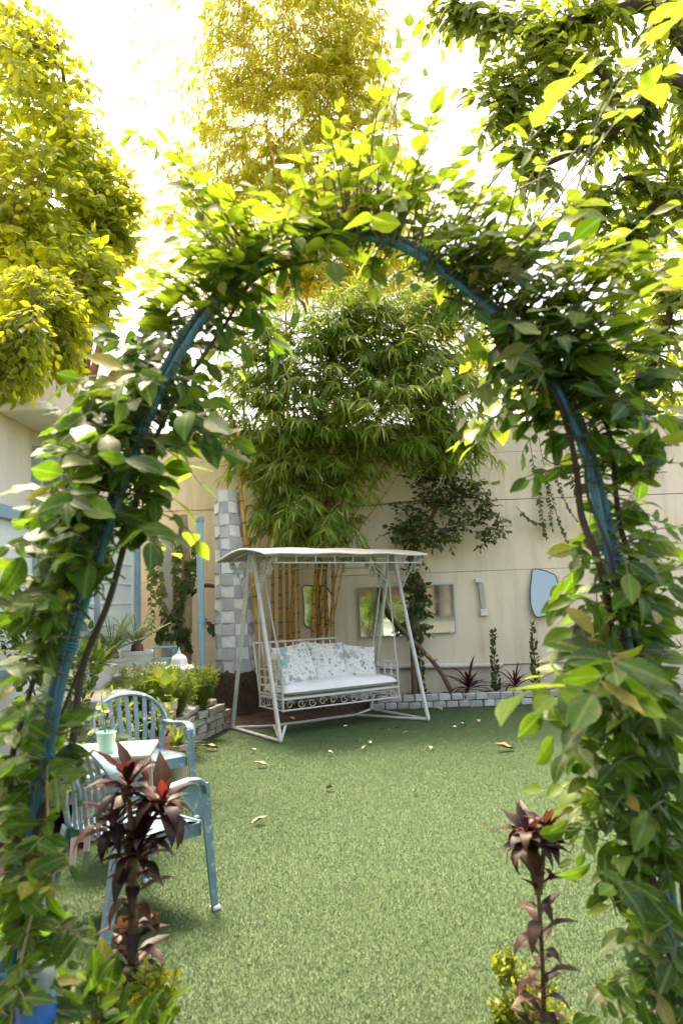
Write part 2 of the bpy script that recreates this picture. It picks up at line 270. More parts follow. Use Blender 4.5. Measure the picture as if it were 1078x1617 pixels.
# ------------------------------------------------------------------ mesh building
def nrm(v):
    v = np.asarray(v, float); l = np.linalg.norm(v); return v/l if l > 1e-9 else v
class MB:
    def __init__(s): s.v = []; s.f = []; s.uv = None; s.smooth = False
    def add(s, vs, fs):
        o = len(s.v); s.v += [tuple(map(float, p)) for p in vs]; s.f += [tuple(i+o for i in f) for f in fs]; return s
    def box(s, c, size, rz=0.0, bev=0.0, taper=None, M3=None):
        hx, hy, hz = [x/2 for x in size]
        if bev:
            b = min(bev, hx*0.9, hy*0.9, hz*0.9); vs = []; idx = {}
            for sx in (-1, 1):
                for sy in (-1, 1):
                    for sz in (-1, 1):
                        for k in range(3):
                            h = [hx-b, hy-b, hz-b]; h[k] += b; idx[(sx, sy, sz, k)] = len(vs); vs.append((sx*h[0], sy*h[1], sz*h[2]))
            fs = []
            def q(*k): return tuple(idx[i] for i in k)
            for sx in (-1, 1): fs.append(q(*[(sx, y, z, 0) for y, z in ((-1, -1), (1, -1), (1, 1), (-1, 1))][::sx]))
            for sy in (-1, 1): fs.append(q(*[(x, sy, z, 1) for x, z in ((-1, -1), (-1, 1), (1, 1), (1, -1))][::sy]))
            for sz in (-1, 1): fs.append(q(*[(x, y, sz, 2) for x, y in ((-1, -1), (1, -1), (1, 1), (-1, 1))][::sz]))
            for a in (-1, 1):
                for b2 in (-1, 1):
                    fs.append(q((a, b2, -1, 0), (a, b2, -1, 1), (a, b2, 1, 1), (a, b2, 1, 0)))
                    fs.append(q((a, -1, b2, 0), (a, 1, b2, 0), (a, 1, b2, 2), (a, -1, b2, 2)))
                    fs.append(q((-1, a, b2, 1), (-1, a, b2, 2), (1, a, b2, 2), (1, a, b2, 1)))
                    for c2 in (-1, 1): fs.append(q((a, b2, c2, 0), (a, b2, c2, 1), (a, b2, c2, 2)))
        else:
            vs = [(x*hx, y*hy, z*hz) for x in (-1, 1) for y in (-1, 1) for z in (-1, 1)]
            fs = [(0, 1, 3, 2), (4, 6, 7, 5), (0, 4, 5, 1), (2, 3, 7, 6), (0, 2, 6, 4), (1, 5, 7, 3)]
        A = np.array(vs)
        if taper: k = (A[:, 2]+hz)/(2*hz); A[:, 0] *= 1+(taper-1)*k; A[:, 1] *= 1+(taper-1)*k
        if M3 is not None: A = A @ np.asarray(M3).T
        cz, sz_ = math.cos(rz), math.sin(rz); A = A @ np.array([[cz, sz_, 0], [-sz_, cz, 0], [0, 0, 1]])
        return s.add(A+np.asarray(c), fs)
    def bar(s, a, b, wdt, hgt, up=(0, 0, 1), bev=0.0, w2=None, h2=None):
        a, b = np.asarray(a, float), np.asarray(b, float); d = nrm(b-a); x = nrm(np.cross(d, up))
        if np.linalg.norm(np.cross(d, up)) < 1e-6: x = np.array([1.0, 0, 0])
        z = np.cross(x, d); w2 = wdt if w2 is None else w2; h2 = hgt if h2 is None else h2
        vs = []
        for p, ww, hh in ((a, wdt, hgt), (b, w2, h2)):
            for sx, sz in ((-1, -1), (1, -1), (1, 1), (-1, 1)): vs.append(p+x*sx*ww/2+z*sz*hh/2)
        return s.add(vs, [(3, 2, 1, 0), (4, 5, 6, 7), (0, 1, 5, 4), (1, 2, 6, 5), (2, 3, 7, 6), (3, 0, 4, 7)])
    def tube(s, pts, rad, n=8, cap=True, flat=None):
        pts = [np.asarray(p, float) for p in pts]; k = len(pts)
        rad = [rad]*k if np.isscalar(rad) else list(rad)
        t0 = nrm(pts[1]-pts[0]); ref = np.array([0, 0, 1.0]) if abs(t0[2]) < 0.9 else np.array([1.0, 0, 0])
        x = nrm(np.cross(t0, ref)); vs = []
        for i in range(k):
            t = nrm(pts[min(i+1, k-1)]-pts[max(i-1, 0)]); x = nrm(x-t*np.dot(x, t)); y = np.cross(t, x)
            for j in range(n):
                a = 2*math.pi*j/n; vs.append(pts[i]+(x*math.cos(a)+y*math.sin(a))*rad[i])
        fs = [(i*n+j, i*n+(j+1) % n, (i+1)*n+(j+1) % n, (i+1)*n+j) for i in range(k-1) for j in range(n)]
        if cap: fs += [tuple(range(n))[::-1], tuple(range((k-1)*n, k*n))]
        s.smooth = True; return s.add(vs, fs)
    def lathe(s, prof, c=(0, 0, 0), n=20, sq=False, fn=None):
        vs = []; k = len(prof)
        for r_, z in prof:
            for j in range(n):
                a = 2*math.pi*(j+0.5)/n; rr = r_
                if sq: rr = r_/max(abs(math.cos(a)), abs(math.sin(a)))
                if fn: rr = rr*fn(a, z)
                vs.append((c[0]+rr*math.cos(a), c[1]+rr*math.sin(a), c[2]+z))
        fs = [(i*n+j, i*n+(j+1) % n, (i+1)*n+(j+1) % n, (i+1)*n+j) for i in range(k-1) for j in range(n)]
        fs += [tuple(range(n))[::-1], tuple(range((k-1)*n, k*n))]
        s.smooth = not sq; return s.add(vs, fs)
    def plate(s, outline, a, b):
        """prism between a and b offsets of the outline (list of 3D points)"""
        o = [np.asarray(p, float) for p in outline]; n = len(o)
        vs = [p+np.asarray(a) for p in o]+[p+np.asarray(b) for p in o]
        fs = [tuple(range(n))[::-1], tuple(range(n, 2*n))]+[(i, (i+1) % n, n+(i+1) % n, n+i) for i in range(n)]
        return s.add(vs, fs)
    def grid(s, A, wrap=False):
        h, w_ = A.shape[:2]; fs = [(i*w_+j, i*w_+j+1, (i+1)*w_+j+1, (i+1)*w_+j) for i in range(h-1) for j in range(w_-1)]
        return s.add(A.reshape(-1, 3), fs)
def mesh_of(name, mb, mat, smooth=None):
    me = bpy.data.meshes.new(name); me.from_pydata(mb.v, [], mb.f); me.update()
    if mb.smooth if smooth is None else smooth:
        me.polygons.foreach_set('use_smooth', [True]*len(me.polygons))
        try: me.set_sharp_from_angle(angle=R(42))
        except Exception: pass
    me.materials.append(mat if not isinstance(mat, str) else M[mat]); return me
WL = {}                                        # world place of each translation-only thing
def link(o, parent=None):
    COL.objects.link(o)
    if parent is not None: o.parent = parent
    return o
def part(name, mb, mat, parent, world=False, smooth=None, label=None, kind=None):
    if world:
        o3 = WL[parent.name]; mb.v = [(x-o3[0], y-o3[1], z-o3[2]) for x, y, z in mb.v]
    o = bpy.data.objects.new(name, mesh_of(name, mb, mat, smooth)); link(o, parent)
    if world: WL[o.name] = WL[parent.name]
    if label: o['label'] = label
    if kind: o['kind'] = kind
    return o
def tag(o, label, cat, group=None, kind=None):
    if label: o['label'] = label
    if cat: o['category'] = cat
    if group: o['group'] = group
    if kind: o['kind'] = kind
    return o
def thing(name, label, cat, loc=(0, 0, 0), rz=0.0, group=None, kind=None):
    o = bpy.data.objects.new(name, None); COL.objects.link(o); o.location = [float(x) for x in loc]; o.rotation_euler = (0, 0, rz)
    o.empty_display_size = 0.1; WL[o.name] = np.asarray(loc, float); return tag(o, label, cat, group, kind)
def solo(name, mb, mat, label, cat, group=None, kind=None, smooth=None):
    A = np.array(mb.v); c = np.array([(A[:, 0].min()+A[:, 0].max())/2, (A[:, 1].min()+A[:, 1].max())/2, A[:, 2].min()])
    mb.v = [tuple(p) for p in A-c]
    o = bpy.data.objects.new(name, mesh_of(name, mb, mat, smooth)); COL.objects.link(o); o.location = c; WL[o.name] = c
    return tag(o, label, cat, group, kind)
def struct(name, mb, mat, smooth=None):
    o = bpy.data.objects.new(name, mesh_of(name, mb, mat, smooth)); COL.objects.link(o); o['kind'] = 'structure'; WL[o.name] = np.zeros(3); return o
def copy_tree(o, parent=None):
    c = o.copy(); COL.objects.link(c); c.parent = parent
    for ch in [x for x in bpy.data.objects if x.parent == o]: copy_tree(ch, c)
    return c

# ------------------------------------------------------------------ leaves
def leaf_tpl(shape, fold=0.12, curl=0.15, wav=0.0, bend=0.0):
    """shape: half widths along the leaf (unit length), y along, z up. returns verts, faces, uv"""
    vs = []; fs = []; uv = []; rows = len(shape); ids = []
    for i, w_ in enumerate(shape):
        v = i/(rows-1); z = -curl*v*v; yv = v
        if bend: yv = math.sin(bend*v)/bend; z = -(1-math.cos(bend*v))/bend
        if w_ < 1e-4: ids.append((len(vs),)); vs.append((0, yv, z)); uv.append((0.5, v))
        else:
            a = len(vs); ids.append((a, a+1, a+2)); zz = wav*math.sin(i*2.3)
            vs += [(-w_, yv, z+fold*w_+zz*w_), (0, yv, z), (w_, yv, z+fold*w_-zz*w_)]; uv += [(0.5-w_, v), (0.5, v), (0.5+w_, v)]
    for a, b in zip(ids, ids[1:]):
        if len(a) == 1: fs += [(a[0], b[1], b[0]), (a[0], b[2], b[1])]
        elif len(b) == 1: fs += [(a[0], a[1], b[0]), (a[1], a[2], b[0])]
        else: fs += [(a[0], a[1], b[1], b[0]), (a[1], a[2], b[2], b[1])]
    return np.array(vs, float), fs, np.array(uv, float)
OVATE = [leaf_tpl([0, 0.12*k_, 0.20*k_, 0.245*k_, 0.25*k_, 0.225*k_, 0.17*k_, 0.085*k_, 0], 0.25, 0, wv, bend=c) for c, wv, k_ in ((0.2, 0.05, 1.0), (0.55, 0.1, .9), (-.15, -0.08, 1.08), (0.9, 0.0, 1.0), (.4, .2, .82))]
OVAL = [leaf_tpl([0, 0.20, 0.29, 0.30, 0.24, 0.12, 0], 0.18, c, 0.04) for c in (0.05, 0.18, 0.30)]
LONG = [leaf_tpl([0, 0.11, 0.17, 0.18, 0.14, 0.07, 0], 0.3, c, 0.06) for c in (0.12, 0.3, 0.02)]
LANCE = [leaf_tpl([0, 0.055, 0.06, 0.035, 0], 0.3, c) for c in (0.1, 0.35, 0.6)]
NEEDLE = [leaf_tpl([0.01, 0.035, 0.0], 0.1, c) for c in (0.05, 0.3)]
SMALL = [leaf_tpl([0, 0.24, 0.22, 0], 0.25, c) for c in (0.1, 0.3)]
STRAP = [leaf_tpl([0.02, 0.035, 0.045, 0.045, 0.04, 0.025, 0], 0.5, 0, bend=c) for c in (0.5, 1.1, 1.7)]
CORD = [leaf_tpl([0.03, 0.05, 0.10, 0.14, 0.155, 0.14, 0.10, 0.05, 0], 0.45, 0, wv, bend=c) for c, wv in ((0.9, .1), (1.5, .15), (2.1, .05), (0.5, .1), (2.5, .2))]
HEART = [leaf_tpl([0.0, 0.36, 0.40, 0.30, 0.14, 0], 0.2, c) for c in (0.1, 0.3)]
def basis(d, n):
    d = d/np.maximum(np.linalg.norm(d, axis=-1, keepdims=True), 1e-9)
    x = np.cross(d, n); l = np.linalg.norm(x, axis=-1, keepdims=True); bad = l[..., 0] < 1e-5
    if bad.any(): x[bad] = np.cross(d[bad], np.array([0.3, 1, 0.2])); l = np.linalg.norm(x, axis=-1, keepdims=True)
    x = x/l; return x, d, np.cross(x, d)
class Leaves:
    def __init__(s): s.p = []; s.d = []; s.n = []; s.s = []; s.w = []
    def add(s, p, d, n, size, wd=1.0): s.p.append(p); s.d.append(d); s.n.append(n); s.s.append(size); s.w.append(wd)
    def arr(s): return [np.array(a, float) for a in (s.p, s.d, s.n, s.s, s.w)]
def cloud_mesh(name, tpls, p, d, n, s, wd, mat, origin):
    x, y, z = basis(d, n); which = RNG.integers(0, len(tpls), len(p))
    V = []; LI = []; LS = []; U = []; off = 0; ls_off = 0
    for k, (tv, tf, tu) in enumerate(tpls):
        m = which == k; c = int(m.sum())
        if not c: continue
        ss = s[m][:, None, None]
        v = p[m][:, None, :] + ss*(tv[None, :, 0:1]*wd[m][:, None, None]*x[m][:, None, :] + tv[None, :, 1:2]*y[m][:, None, :] + tv[None, :, 2:3]*z[m][:, None, :])
        V.append((v-origin).reshape(-1, 3)); nv = len(tv)
        flat = np.array([i for f in tf for i in f]); lens = np.array([len(f) for f in tf])
        li = (np.arange(c)[:, None]*nv+flat[None, :]+off).ravel(); LI.append(li)
        LS.append(np.tile(lens, c)); U.append(np.tile(tu[flat], (c, 1))); off += c*nv
    V = np.concatenate(V); LI = np.concatenate(LI); LS = np.concatenate(LS); U = np.concatenate(U)
    me = bpy.data.meshes.new(name); me.vertices.add(len(V)); me.vertices.foreach_set('co', V.ravel())
    me.loops.add(len(LI)); me.loops.foreach_set('vertex_index', LI.astype(np.int32))
    me.polygons.add(len(LS)); st = np.concatenate([[0], np.cumsum(LS)[:-1]]).astype(np.int32)
    me.polygons.foreach_set('loop_start', st); me.polygons.foreach_set('use_smooth', np.ones(len(LS), bool))
    uvl = me.uv_layers.new(name='UVMap'); uvl.data.foreach_set('uv', U.ravel().astype(np.float32))
    me.update(calc_edges=True); me.validate(); me.materials.append(M[mat]); return me
_TM = {}
def tpl_mesh(tpls, k, mat):
    key = (id(tpls), k, mat)
    if key not in _TM:
        tv, tf, tu = tpls[k]; me = bpy.data.meshes.new('leaf'); me.from_pydata([tuple(v) for v in tv], [], tf); me.update()
        uvl = me.uv_layers.new(name='UVMap')
        for lp in me.loops: uvl.data[lp.index].uv = tu[lp.vertex_index]
        me.polygons.foreach_set('use_smooth', [True]*len(me.polygons)); me.materials.append(M[mat]); _TM[key] = me
    return _TM[key]
def foliage(parent, L, tpls, mat, nparts=0, name='foliage', leafname='leaf'):
    """the nparts leaves that show largest become leaf objects, the rest one mesh"""
    p, d, n, s, wd = L.arr() if isinstance(L, Leaves) else L
    if not len(p): return
    o3 = WL[parent.name]; rest = np.ones(len(p), bool)
    if nparts:
        rel = p-CAM; k = rel @ FW; u_ = (rel @ RT)/np.maximum(k, 0.05)*F; v_ = -(rel @ UP)/np.maximum(k, 0.05)*F
        inside = (np.abs(u_) < 560) & (np.abs(v_) < 830) & (k > 0.2)
        facing = np.abs(np.einsum('ij,ij->i', n/np.linalg.norm(n, axis=1, keepdims=True), rel/np.linalg.norm(rel, axis=1, keepdims=True)))
        score = np.where(inside, s/np.maximum(k, 0.2)*(0.3+facing)*(1.25-0.5*np.clip((k-k.min())/(np.ptp(k)+1e-6), 0, 1)), 0)
        pick = np.argsort(-score)[:nparts]; pick = pick[score[pick] > 0]
        x, y, z = basis(d, n)
        for i in pick:
            o = bpy.data.objects.new(leafname, tpl_mesh(tpls, random.randrange(len(tpls)), mat)); link(o, parent)
            mt = Matrix(((x[i, 0]*s[i]*wd[i], y[i, 0]*s[i], z[i, 0]*s[i], p[i, 0]-o3[0]), (x[i, 1]*s[i]*wd[i], y[i, 1]*s[i], z[i, 1]*s[i], p[i, 1]-o3[1]),
                         (x[i, 2]*s[i]*wd[i], y[i, 2]*s[i], z[i, 2]*s[i], p[i, 2]-o3[2]), (0, 0, 0, 1)))
            o.matrix_basis = mt
        rest[pick] = False
    if rest.any():
        me = cloud_mesh(name, tpls, p[rest], d[rest], n[rest], s[rest], wd[rest], mat, o3)
        o = bpy.data.objects.new(name, me); link(o, parent); o['kind'] = 'stuff'
def rnd3(): return np.array([random.gauss(0, 1), random.gauss(0, 1), random.gauss(0, 1)])
def bez(a, b, c, k): return [(1-t)**2*np.asarray(a)+2*t*(1-t)*np.asarray(b)+t*t*np.asarray(c) for t in np.linspace(0, 1, k)]
def smooth_path(pts, k=6):
    pts = [np.asarray(p, float) for p in pts]; out = []
    for i in range(len(pts)-1):
        p0, p1, p2, p3 = pts[max(i-1, 0)], pts[i], pts[i+1], pts[min(i+2, len(pts)-1)]
        for t in np.linspace(0, 1, k, endpoint=False):
            out.append(0.5*((2*p1)+(-p0+p2)*t+(2*p0-5*p1+4*p2-p3)*t*t+(-p0+3*p1-3*p2+p3)*t**3))
    out.append(pts[-1]); return out
def twig_leaves(L, pts, n, size, start=0.35, spread=0.9, up=(0, -0.25, 1.0), droop=0.25, jit=0.45, svar=0.3, wd=1.0):
    """alternate leaves along a twig"""
    pts = [np.asarray(p) for p in pts]; k = len(pts)-1; up = np.asarray(up, float)
    for i in range(n):
        t = start+(1-start)*(i+random.random()*0.5)/max(n-0.5, 1); f = min(t, 0.999)*k; j = int(f)
        p = pts[j]*(1-(f-j))+pts[j+1]*(f-j); tg = nrm(pts[j+1]-pts[j]); side = nrm(np.cross(tg, up)+1e-6)
        sg = 1 if i % 2 else -1
        if i == n-1: sg = 0
        d = nrm(tg*(0.55 if sg else 1.0)+side*sg*spread+rnd3()*0.16+np.array([0, 0, -droop*random.random()]))
        nn = nrm(up+rnd3()*jit); L.add(p, d, nn, size*(1-svar+1.6*svar*random.random())*(.55 if random.random() < .16 else 1), wd*(0.8+0.4*random.random()))

# ================================================================== SETTING
WY = 10.75                                                   # face of the boundary wall
ground = MB(); ground.add([(-400, -400, -0.03), (400, -400, -0.03), (400, 400, -0.03), (-400, 400, -0.03)], [(0, 1, 2, 3)])
struct('ground', ground, 'soil')
def sheet(poly, z): m = MB(); m.add([(x, y, z) for x, y in poly], [tuple(range(len(poly)))]); return m
LAWN = [(-1.66, -6.0), (4.6, -6.0), (4.6, 10.13), (0.35, 10.13), (-0.05, 9.72), (-0.55, 9.25), (-0.95, 8.98), (-1.40, 9.02), (-1.66, 8.3)]
struct('lawn', sheet(LAWN, 0.0), 'turf')
def in_poly(x, y, poly):
    c = np.zeros(len(x), bool); n = len(poly)
    for i in range(n):
        (x1, y1), (x2, y2) = poly[i], poly[(i+1) % n]
        hit = ((y1 > y) != (y2 > y)) & (x < (x2-x1)*(y-y1)/(y2-y1+1e-12)+x1); c ^= hit
    return c
# turf blades
N = 950000
yy = 1.9*np.exp(RNG.random(N)*math.log(10.2/1.9)); xx = (RNG.random(N)*2-1)*(0.52*yy+0.25)
ok = in_poly(xx, yy, LAWN); xx, yy = xx[ok], yy[ok]; N = len(xx)
sc_ = 0.55+0.45*yy/4.0
h = (0.007+0.007*RNG.random(N)); wd_ = 0.0016*np.clip(sc_, 0.8, 2.2); a = RNG.random(N)*6.283; la = RNG.random(N)*6.283; ln = 0.003+0.007*RNG.random(N)
V = np.zeros((N, 3, 3)); V[:, 0] = np.stack([xx-wd_*np.cos(a), yy-wd_*np.sin(a), 0*xx], 1); V[:, 1] = np.stack([xx+wd_*np.cos(a), yy+wd_*np.sin(a), 0*xx], 1)
V[:, 2] = np.stack([xx+ln*np.cos(la), yy+ln*np.sin(la), h], 1)
me = bpy.data.meshes.new('grass'); me.vertices.add(3*N); me.vertices.foreach_set('co', V.ravel()); me.loops.add(3*N); me.loops.foreach_set('vertex_index', np.arange(3*N, dtype=np.int32))
me.polygons.add(N); me.polygons.foreach_set('loop_start', np.arange(0, 3*N, 3, dtype=np.int32)); me.update(calc_edges=True); me.materials.append(M['blade'])
go = bpy.data.objects.new('grass', me); COL.objects.link(go); tag(go, 'short green blades of the artificial turf lawn', 'grass', kind='stuff')

# soil: bed behind the kerb, bare patch under the swing seat, mound at the trunk
def lumpy(x0, x1, y0, y1, z, amp, nx=40, ny=14, keep=None):
    X, Y = np.meshgrid(np.linspace(x0, x1, nx), np.linspace(y0, y1, ny)); Z = z+amp*RNG.standard_normal(X.shape)
    return MB().grid(np.stack([X, Y, Z], -1))
struct('planting_bed', lumpy(0.30, 5.2, 10.24, WY, 0.12, 0.012, 70, 8), 'soil', True)
X, Y = np.meshgrid(np.linspace(-2.7, 0.7, 70), np.linspace(8.7, WY, 40))
Z = -0.012+0.34*np.exp(-((X+1.55)**2+(Y-10.15)**2)/0.30)+0.16*np.exp(-((X+0.5)**2/0.9+(Y-10.6)**2/0.12))+0.010*RNG.standard_normal(X.shape)
struct('soil_patch', MB().grid(np.stack([X, Y, Z], -1)), 'soil', True)

# boundary wall: long precast courses with open joints
def jz(px, py): return float(P(px, py, WY)[2])
joints = [0.0, jz(720, 1052), jz(750, 902), jz(760, 790), jz(760, 715), 3.95]
bw = thing('boundary_wall', 'tall cream boundary wall of stacked concrete courses behind the swing', 'wall', (0.6, WY, 0))
core = MB().box((0.6, WY+0.17, 1.94), (14.0, 0.24, 3.88)); part('core', core, 'wall_cream', bw, world=True)
for k in range(len(joints)-1):
    z0, z1 = joints[k]+0.002, joints[k+1]-0.004; off = [0.03, 0.0, 0.012, 0.004, 0.016][k]
    for x0, x1 in ((-6.4, 3.62), (3.64, 7.6)):
        part('panel', MB().box(((x0+x1)/2, WY+0.03+off/2, (z0+z1)/2), (x1-x0, 0.06-off, z1-z0), bev=0.006), 'wall_cream', bw, world=True)
part('coping', MB().box((0.6, WY+0.14, 3.99), (14.0, 0.40, 0.07), bev=0.01), 'concrete', bw, world=True)
solo('conduit_pipe', MB().tube([(-1.6, WY-0.05, jz(400, 1050)), (0.4, WY-0.05, jz(600, 1052)), (2.2, WY-0.05, jz(790, 1050))], 0.035, 10), 'pvc', 'pale horizontal conduit pipe fixed low along the cream wall', 'pipe')
solo('wall_cable', MB().tube(smooth_path([(-1.0, WY-0.03, jz(420, 800)), (0.2, WY-0.04, jz(560, 800)), (1.0, WY-0.03, jz(650, 792)), (2.2, WY-0.03, jz(790, 778))], 5), 0.007, 5), 'wire', 'thin dark cable sagging across the upper cream wall', 'cable')

# kerb of two stone courses in front of the bed
def block_mesh(sx, sy, sz, jit, mat, name='brick'):
    m = MB().box((0, 0, 0), (sx, sy, sz), bev=min(sx, sz)*0.09); A = np.array(m.v); A += RNG.standard_normal(A.shape)*jit
    m.v = [tuple(p) for p in A]; return mesh_of(name, m, mat, True)
kerb = thing('stone_kerb', 'low grey kerb of two block courses edging the wall bed', 'kerb', (2.6, 10.18, 0))
part('mortar', MB().box((2.72, 10.185, 0.08), (4.86, 0.085, 0.172)), 'mortar', kerb, world=True)
kb = [block_mesh(0.155, 0.11, 0.084, 0.004, 'brick_grey') for _ in range(6)]
for c in range(2):
    x = 0.40+0.07*c
    while x < 5.1:
        o = bpy.data.objects.new('brick', kb[random.randrange(6)]); link(o, kerb); sx = 0.9+0.14*random.random()
        o.location = (x-2.6, 0.0+random.gauss(0, 0.004), 0.046+0.094*c); o.rotation_euler = (0, random.gauss(0, 0.012), random.gauss(0, 0.03)); o.scale = (sx, 1, 1); x += 0.155*sx+0.014

# raised planting bed beside the house
rb = thing('raised_bed_wall', 'low rough brick retaining wall of the raised planting bed', 'garden wall', (-1.70, 7.0, 0))
rbm = [block_mesh(0.23, 0.12, 0.068, 0.006, 'brick_dun') for _ in range(6)]
pathp = [(-1.70, 4.9), (-1.70, 8.22), (-1.50, 9.06)]
for (xa, ya), (xb, yb) in zip(pathp, pathp[1:]):
    L_ = math.hypot(xb-xa, yb-ya); an = math.atan2(yb-ya, xb-xa)
    part('mortar', MB().box(((xa+xb)/2, (ya+yb)/2, 0.145), (L_-0.02, 0.09, 0.285), rz=an), 'mortar', rb, world=True)
    for c in range(4):
        s = 0.06*(c % 2)
        while s < L_-0.08:
            o = bpy.data.objects.new('brick', rbm[random.randrange(6)]); link(o, rb); t = (s+0.115)/L_
            o.location = (xa+(xb-xa)*t+1.70+random.gauss(0, .006), ya+(yb-ya)*t-7.0, 0.038+0.077*c); o.rotation_euler = (random.gauss(0, .02), random.gauss(0, .02), an+random.gauss(0, .04)); s += 0.245
for k in range(4):
    part('coping_stone', MB().box((-1.72+0.05*(k-2 if k > 2 else 0)+0.02*random.random(), 7.0+0.56*k, 0.345), (0.13, 0.52, 0.06), rz=-0.03-0.2*(k == 3), bev=0.012), 'brick_dun', rb, world=True)
X, Y = np.meshgrid(np.linspace(-2.66, -1.72, 18), np.linspace(4.9, 9.0, 50)); Z = 0.24+0.02*RNG.standard_normal(X.shape)
struct('raised_soil', MB().grid(np.stack([X, Y, Z], -1)), 'soil', True)
shelf = thing('plant_ledge', 'weathered concrete ledge holding white pots along the house', 'ledge', (-2.35, 7.6, 0.2))
part('slab', MB().box((-2.33, 7.55, 0.69), (0.62, 2.7, 0.06), bev=0.01), 'concrete', shelf, world=True)
for y in (6.3, 7.1, 7.9, 8.8): part('pier', MB().box((-2.36, y, 0.44), (0.48, 0.12, 0.44), bev=0.008), 'concrete', shelf, world=True)

# house along the yard
HX = -2.68
house = thing('house', 'pale cream house with blue door frame and grey window by the yard', 'house', (HX-2, 6, 0))
part('wall', MB().box((HX-2.0, 3.2, 1.85), (4.0, 12.7, 3.7), bev=0.01), 'house_cream', house, world=True)
part('parapet', MB().box((HX-2.03, 3.2, 3.74), (3.98, 12.66, 0.12), bev=0.02), 'house_cream', house, world=True)
la = PX(20, 655, HX+0.01); lb = PX(92, 648, HX+0.01)
part('sunshade_ledge', MB().box((HX+0.20, (la[1]+lb[1])/2+0.2, la[2]), (0.40, lb[1]-la[1]+0.9, 0.07), bev=0.012), 'house_cream', house, world=True)
def opening(y0, y1, z0, z1, mat_f, nm, fw=0.07, bars=1, rails=(), pane='window_glass', inner=None):
    f = MB()
    f.box((HX+0.035, y0, (z0+z1)/2), (0.07, fw, z1-z0)); f.box((HX+0.035, y1, (z0+z1)/2), (0.07, fw, z1-z0)); f.box((HX+0.036, (y0+y1)/2, z1+fw/2), (0.072, y1-y0+fw, fw)); f.box((HX+0.036, (y0+y1)/2, z0-fw/2), (0.072, y1-y0+fw, fw))
    w_ = part(nm, MB().box((HX+0.012, (y0+y1)/2, (z0+z1)/2), (0.016, y1-y0-fw-0.004, z1-z0-0.004)), inner or pane, house, world=True)
    part('frame', f, mat_f, w_, world=True)
    for k in range(bars):
        y = y0+(y1-y0)*(k+1)/(bars+1); part('mullion', MB().box((HX+0.034, y, (z0+z1)/2), (0.03, 0.045, z1-z0-0.006)), mat_f, w_, world=True)
    for z in rails: part('rail', MB().box((HX+0.037, (y0+y1)/2, z), (0.028, y1-y0-fw-0.006, 0.05)), mat_f, w_, world=True)
wa = PX(54, 722, HX); wb = PX(142, 760, HX)
opening(wa[1], wb[1]+0.1, 1.25, float(wa[2]), 'frame_grey', 'window', 0.09, 2, (2.3,))
da = PX(2, 805, HX); db = PX(72, 805, HX)
opening(4.95, float(db[1]), 0.06, 2.2, 'frame_blue', 'door', 0.10, 0, (1.0,), inner='mint_sheet')
sa = PX(150, 900, HX); sb = PX(214, 900, HX)
pw_ = part('panel_door', MB().box((HX+0.02, (sa[1]+sb[1])/2-0.15, 1.2), (0.03, sb[1]-sa[1]+0.25, 2.3)), 'mint_sheet', house, world=True)
for z in np.arange(0.35, 2.3, 0.235): part('sheet_rib', MB().box((HX+0.039, (sa[1]+sb[1])/2-0.15, z), (0.012, sb[1]-sa[1]+0.24, 0.012)), 'mint_sheet', pw_, world=True)
yc = float(PX(226, 950, HX)[1])
part('corner_frame', MB().box((HX+0.04, 9.43, 1.3), (0.09, 0.16, 2.6), bev=0.008), 'frame_blue', house, world=True)
part('corner_strip', MB().box((HX+0.03, 9.28, 1.3), (0.05, 0.07, 2.6)), 'mint_sheet', house, world=True)

# downpipe standing by the corner, post with ivy, weathered plank
pp = P(317, 950, 9.75)
dp = thing('downpipe', 'pale blue upright pipe with grey cap before the cream wall', 'pipe', (pp[0], 9.75, 0))
zt = float(P(314, 822, 9.75)[2])
part('pipe', MB().tube([(pp[0]+0.01, 9.75, 0.0), (pp[0], 9.75, 1.2), (pp[0], 9.75, zt)], 0.048, 16), 'pipe_blue', dp, world=True)
part('cap', MB().lathe([(0.055, 0), (0.058, 0.01), (0.058, 0.07), (0.05, 0.08)], (pp[0], 9.75, zt-0.02), 16), 'frame_grey', dp, world=True)
part('coupling', MB().lathe([(0.049, 0), (0.055, 0.005), (0.055, 0.09), (0.049, 0.095)], (pp[0], 9.75, 1.25), 16), 'pipe_blue', dp, world=True)
q = P(263, 950, 10.45)
solo('weathered_plank', MB().box((q[0], 10.5, 1.25), (0.17, 0.06, 2.5), bev=0.006), 'frame_grey', 'blue grey upright plank standing between house corner and pipe', 'plank')

# raised paving strip past the arch
pv = thing('red_paving', 'strip of red paving slabs beside the wall bed', 'paving', (4.2, 9.3, 0))
for i in range(4):
    for j in range(3):
        part('paver', MB().box((3.35+0.42*i, 8.9+0.42*j, 0.05), (0.40, 0.40, 0.14), bev=0.012), 'red_paving', pv, world=True)

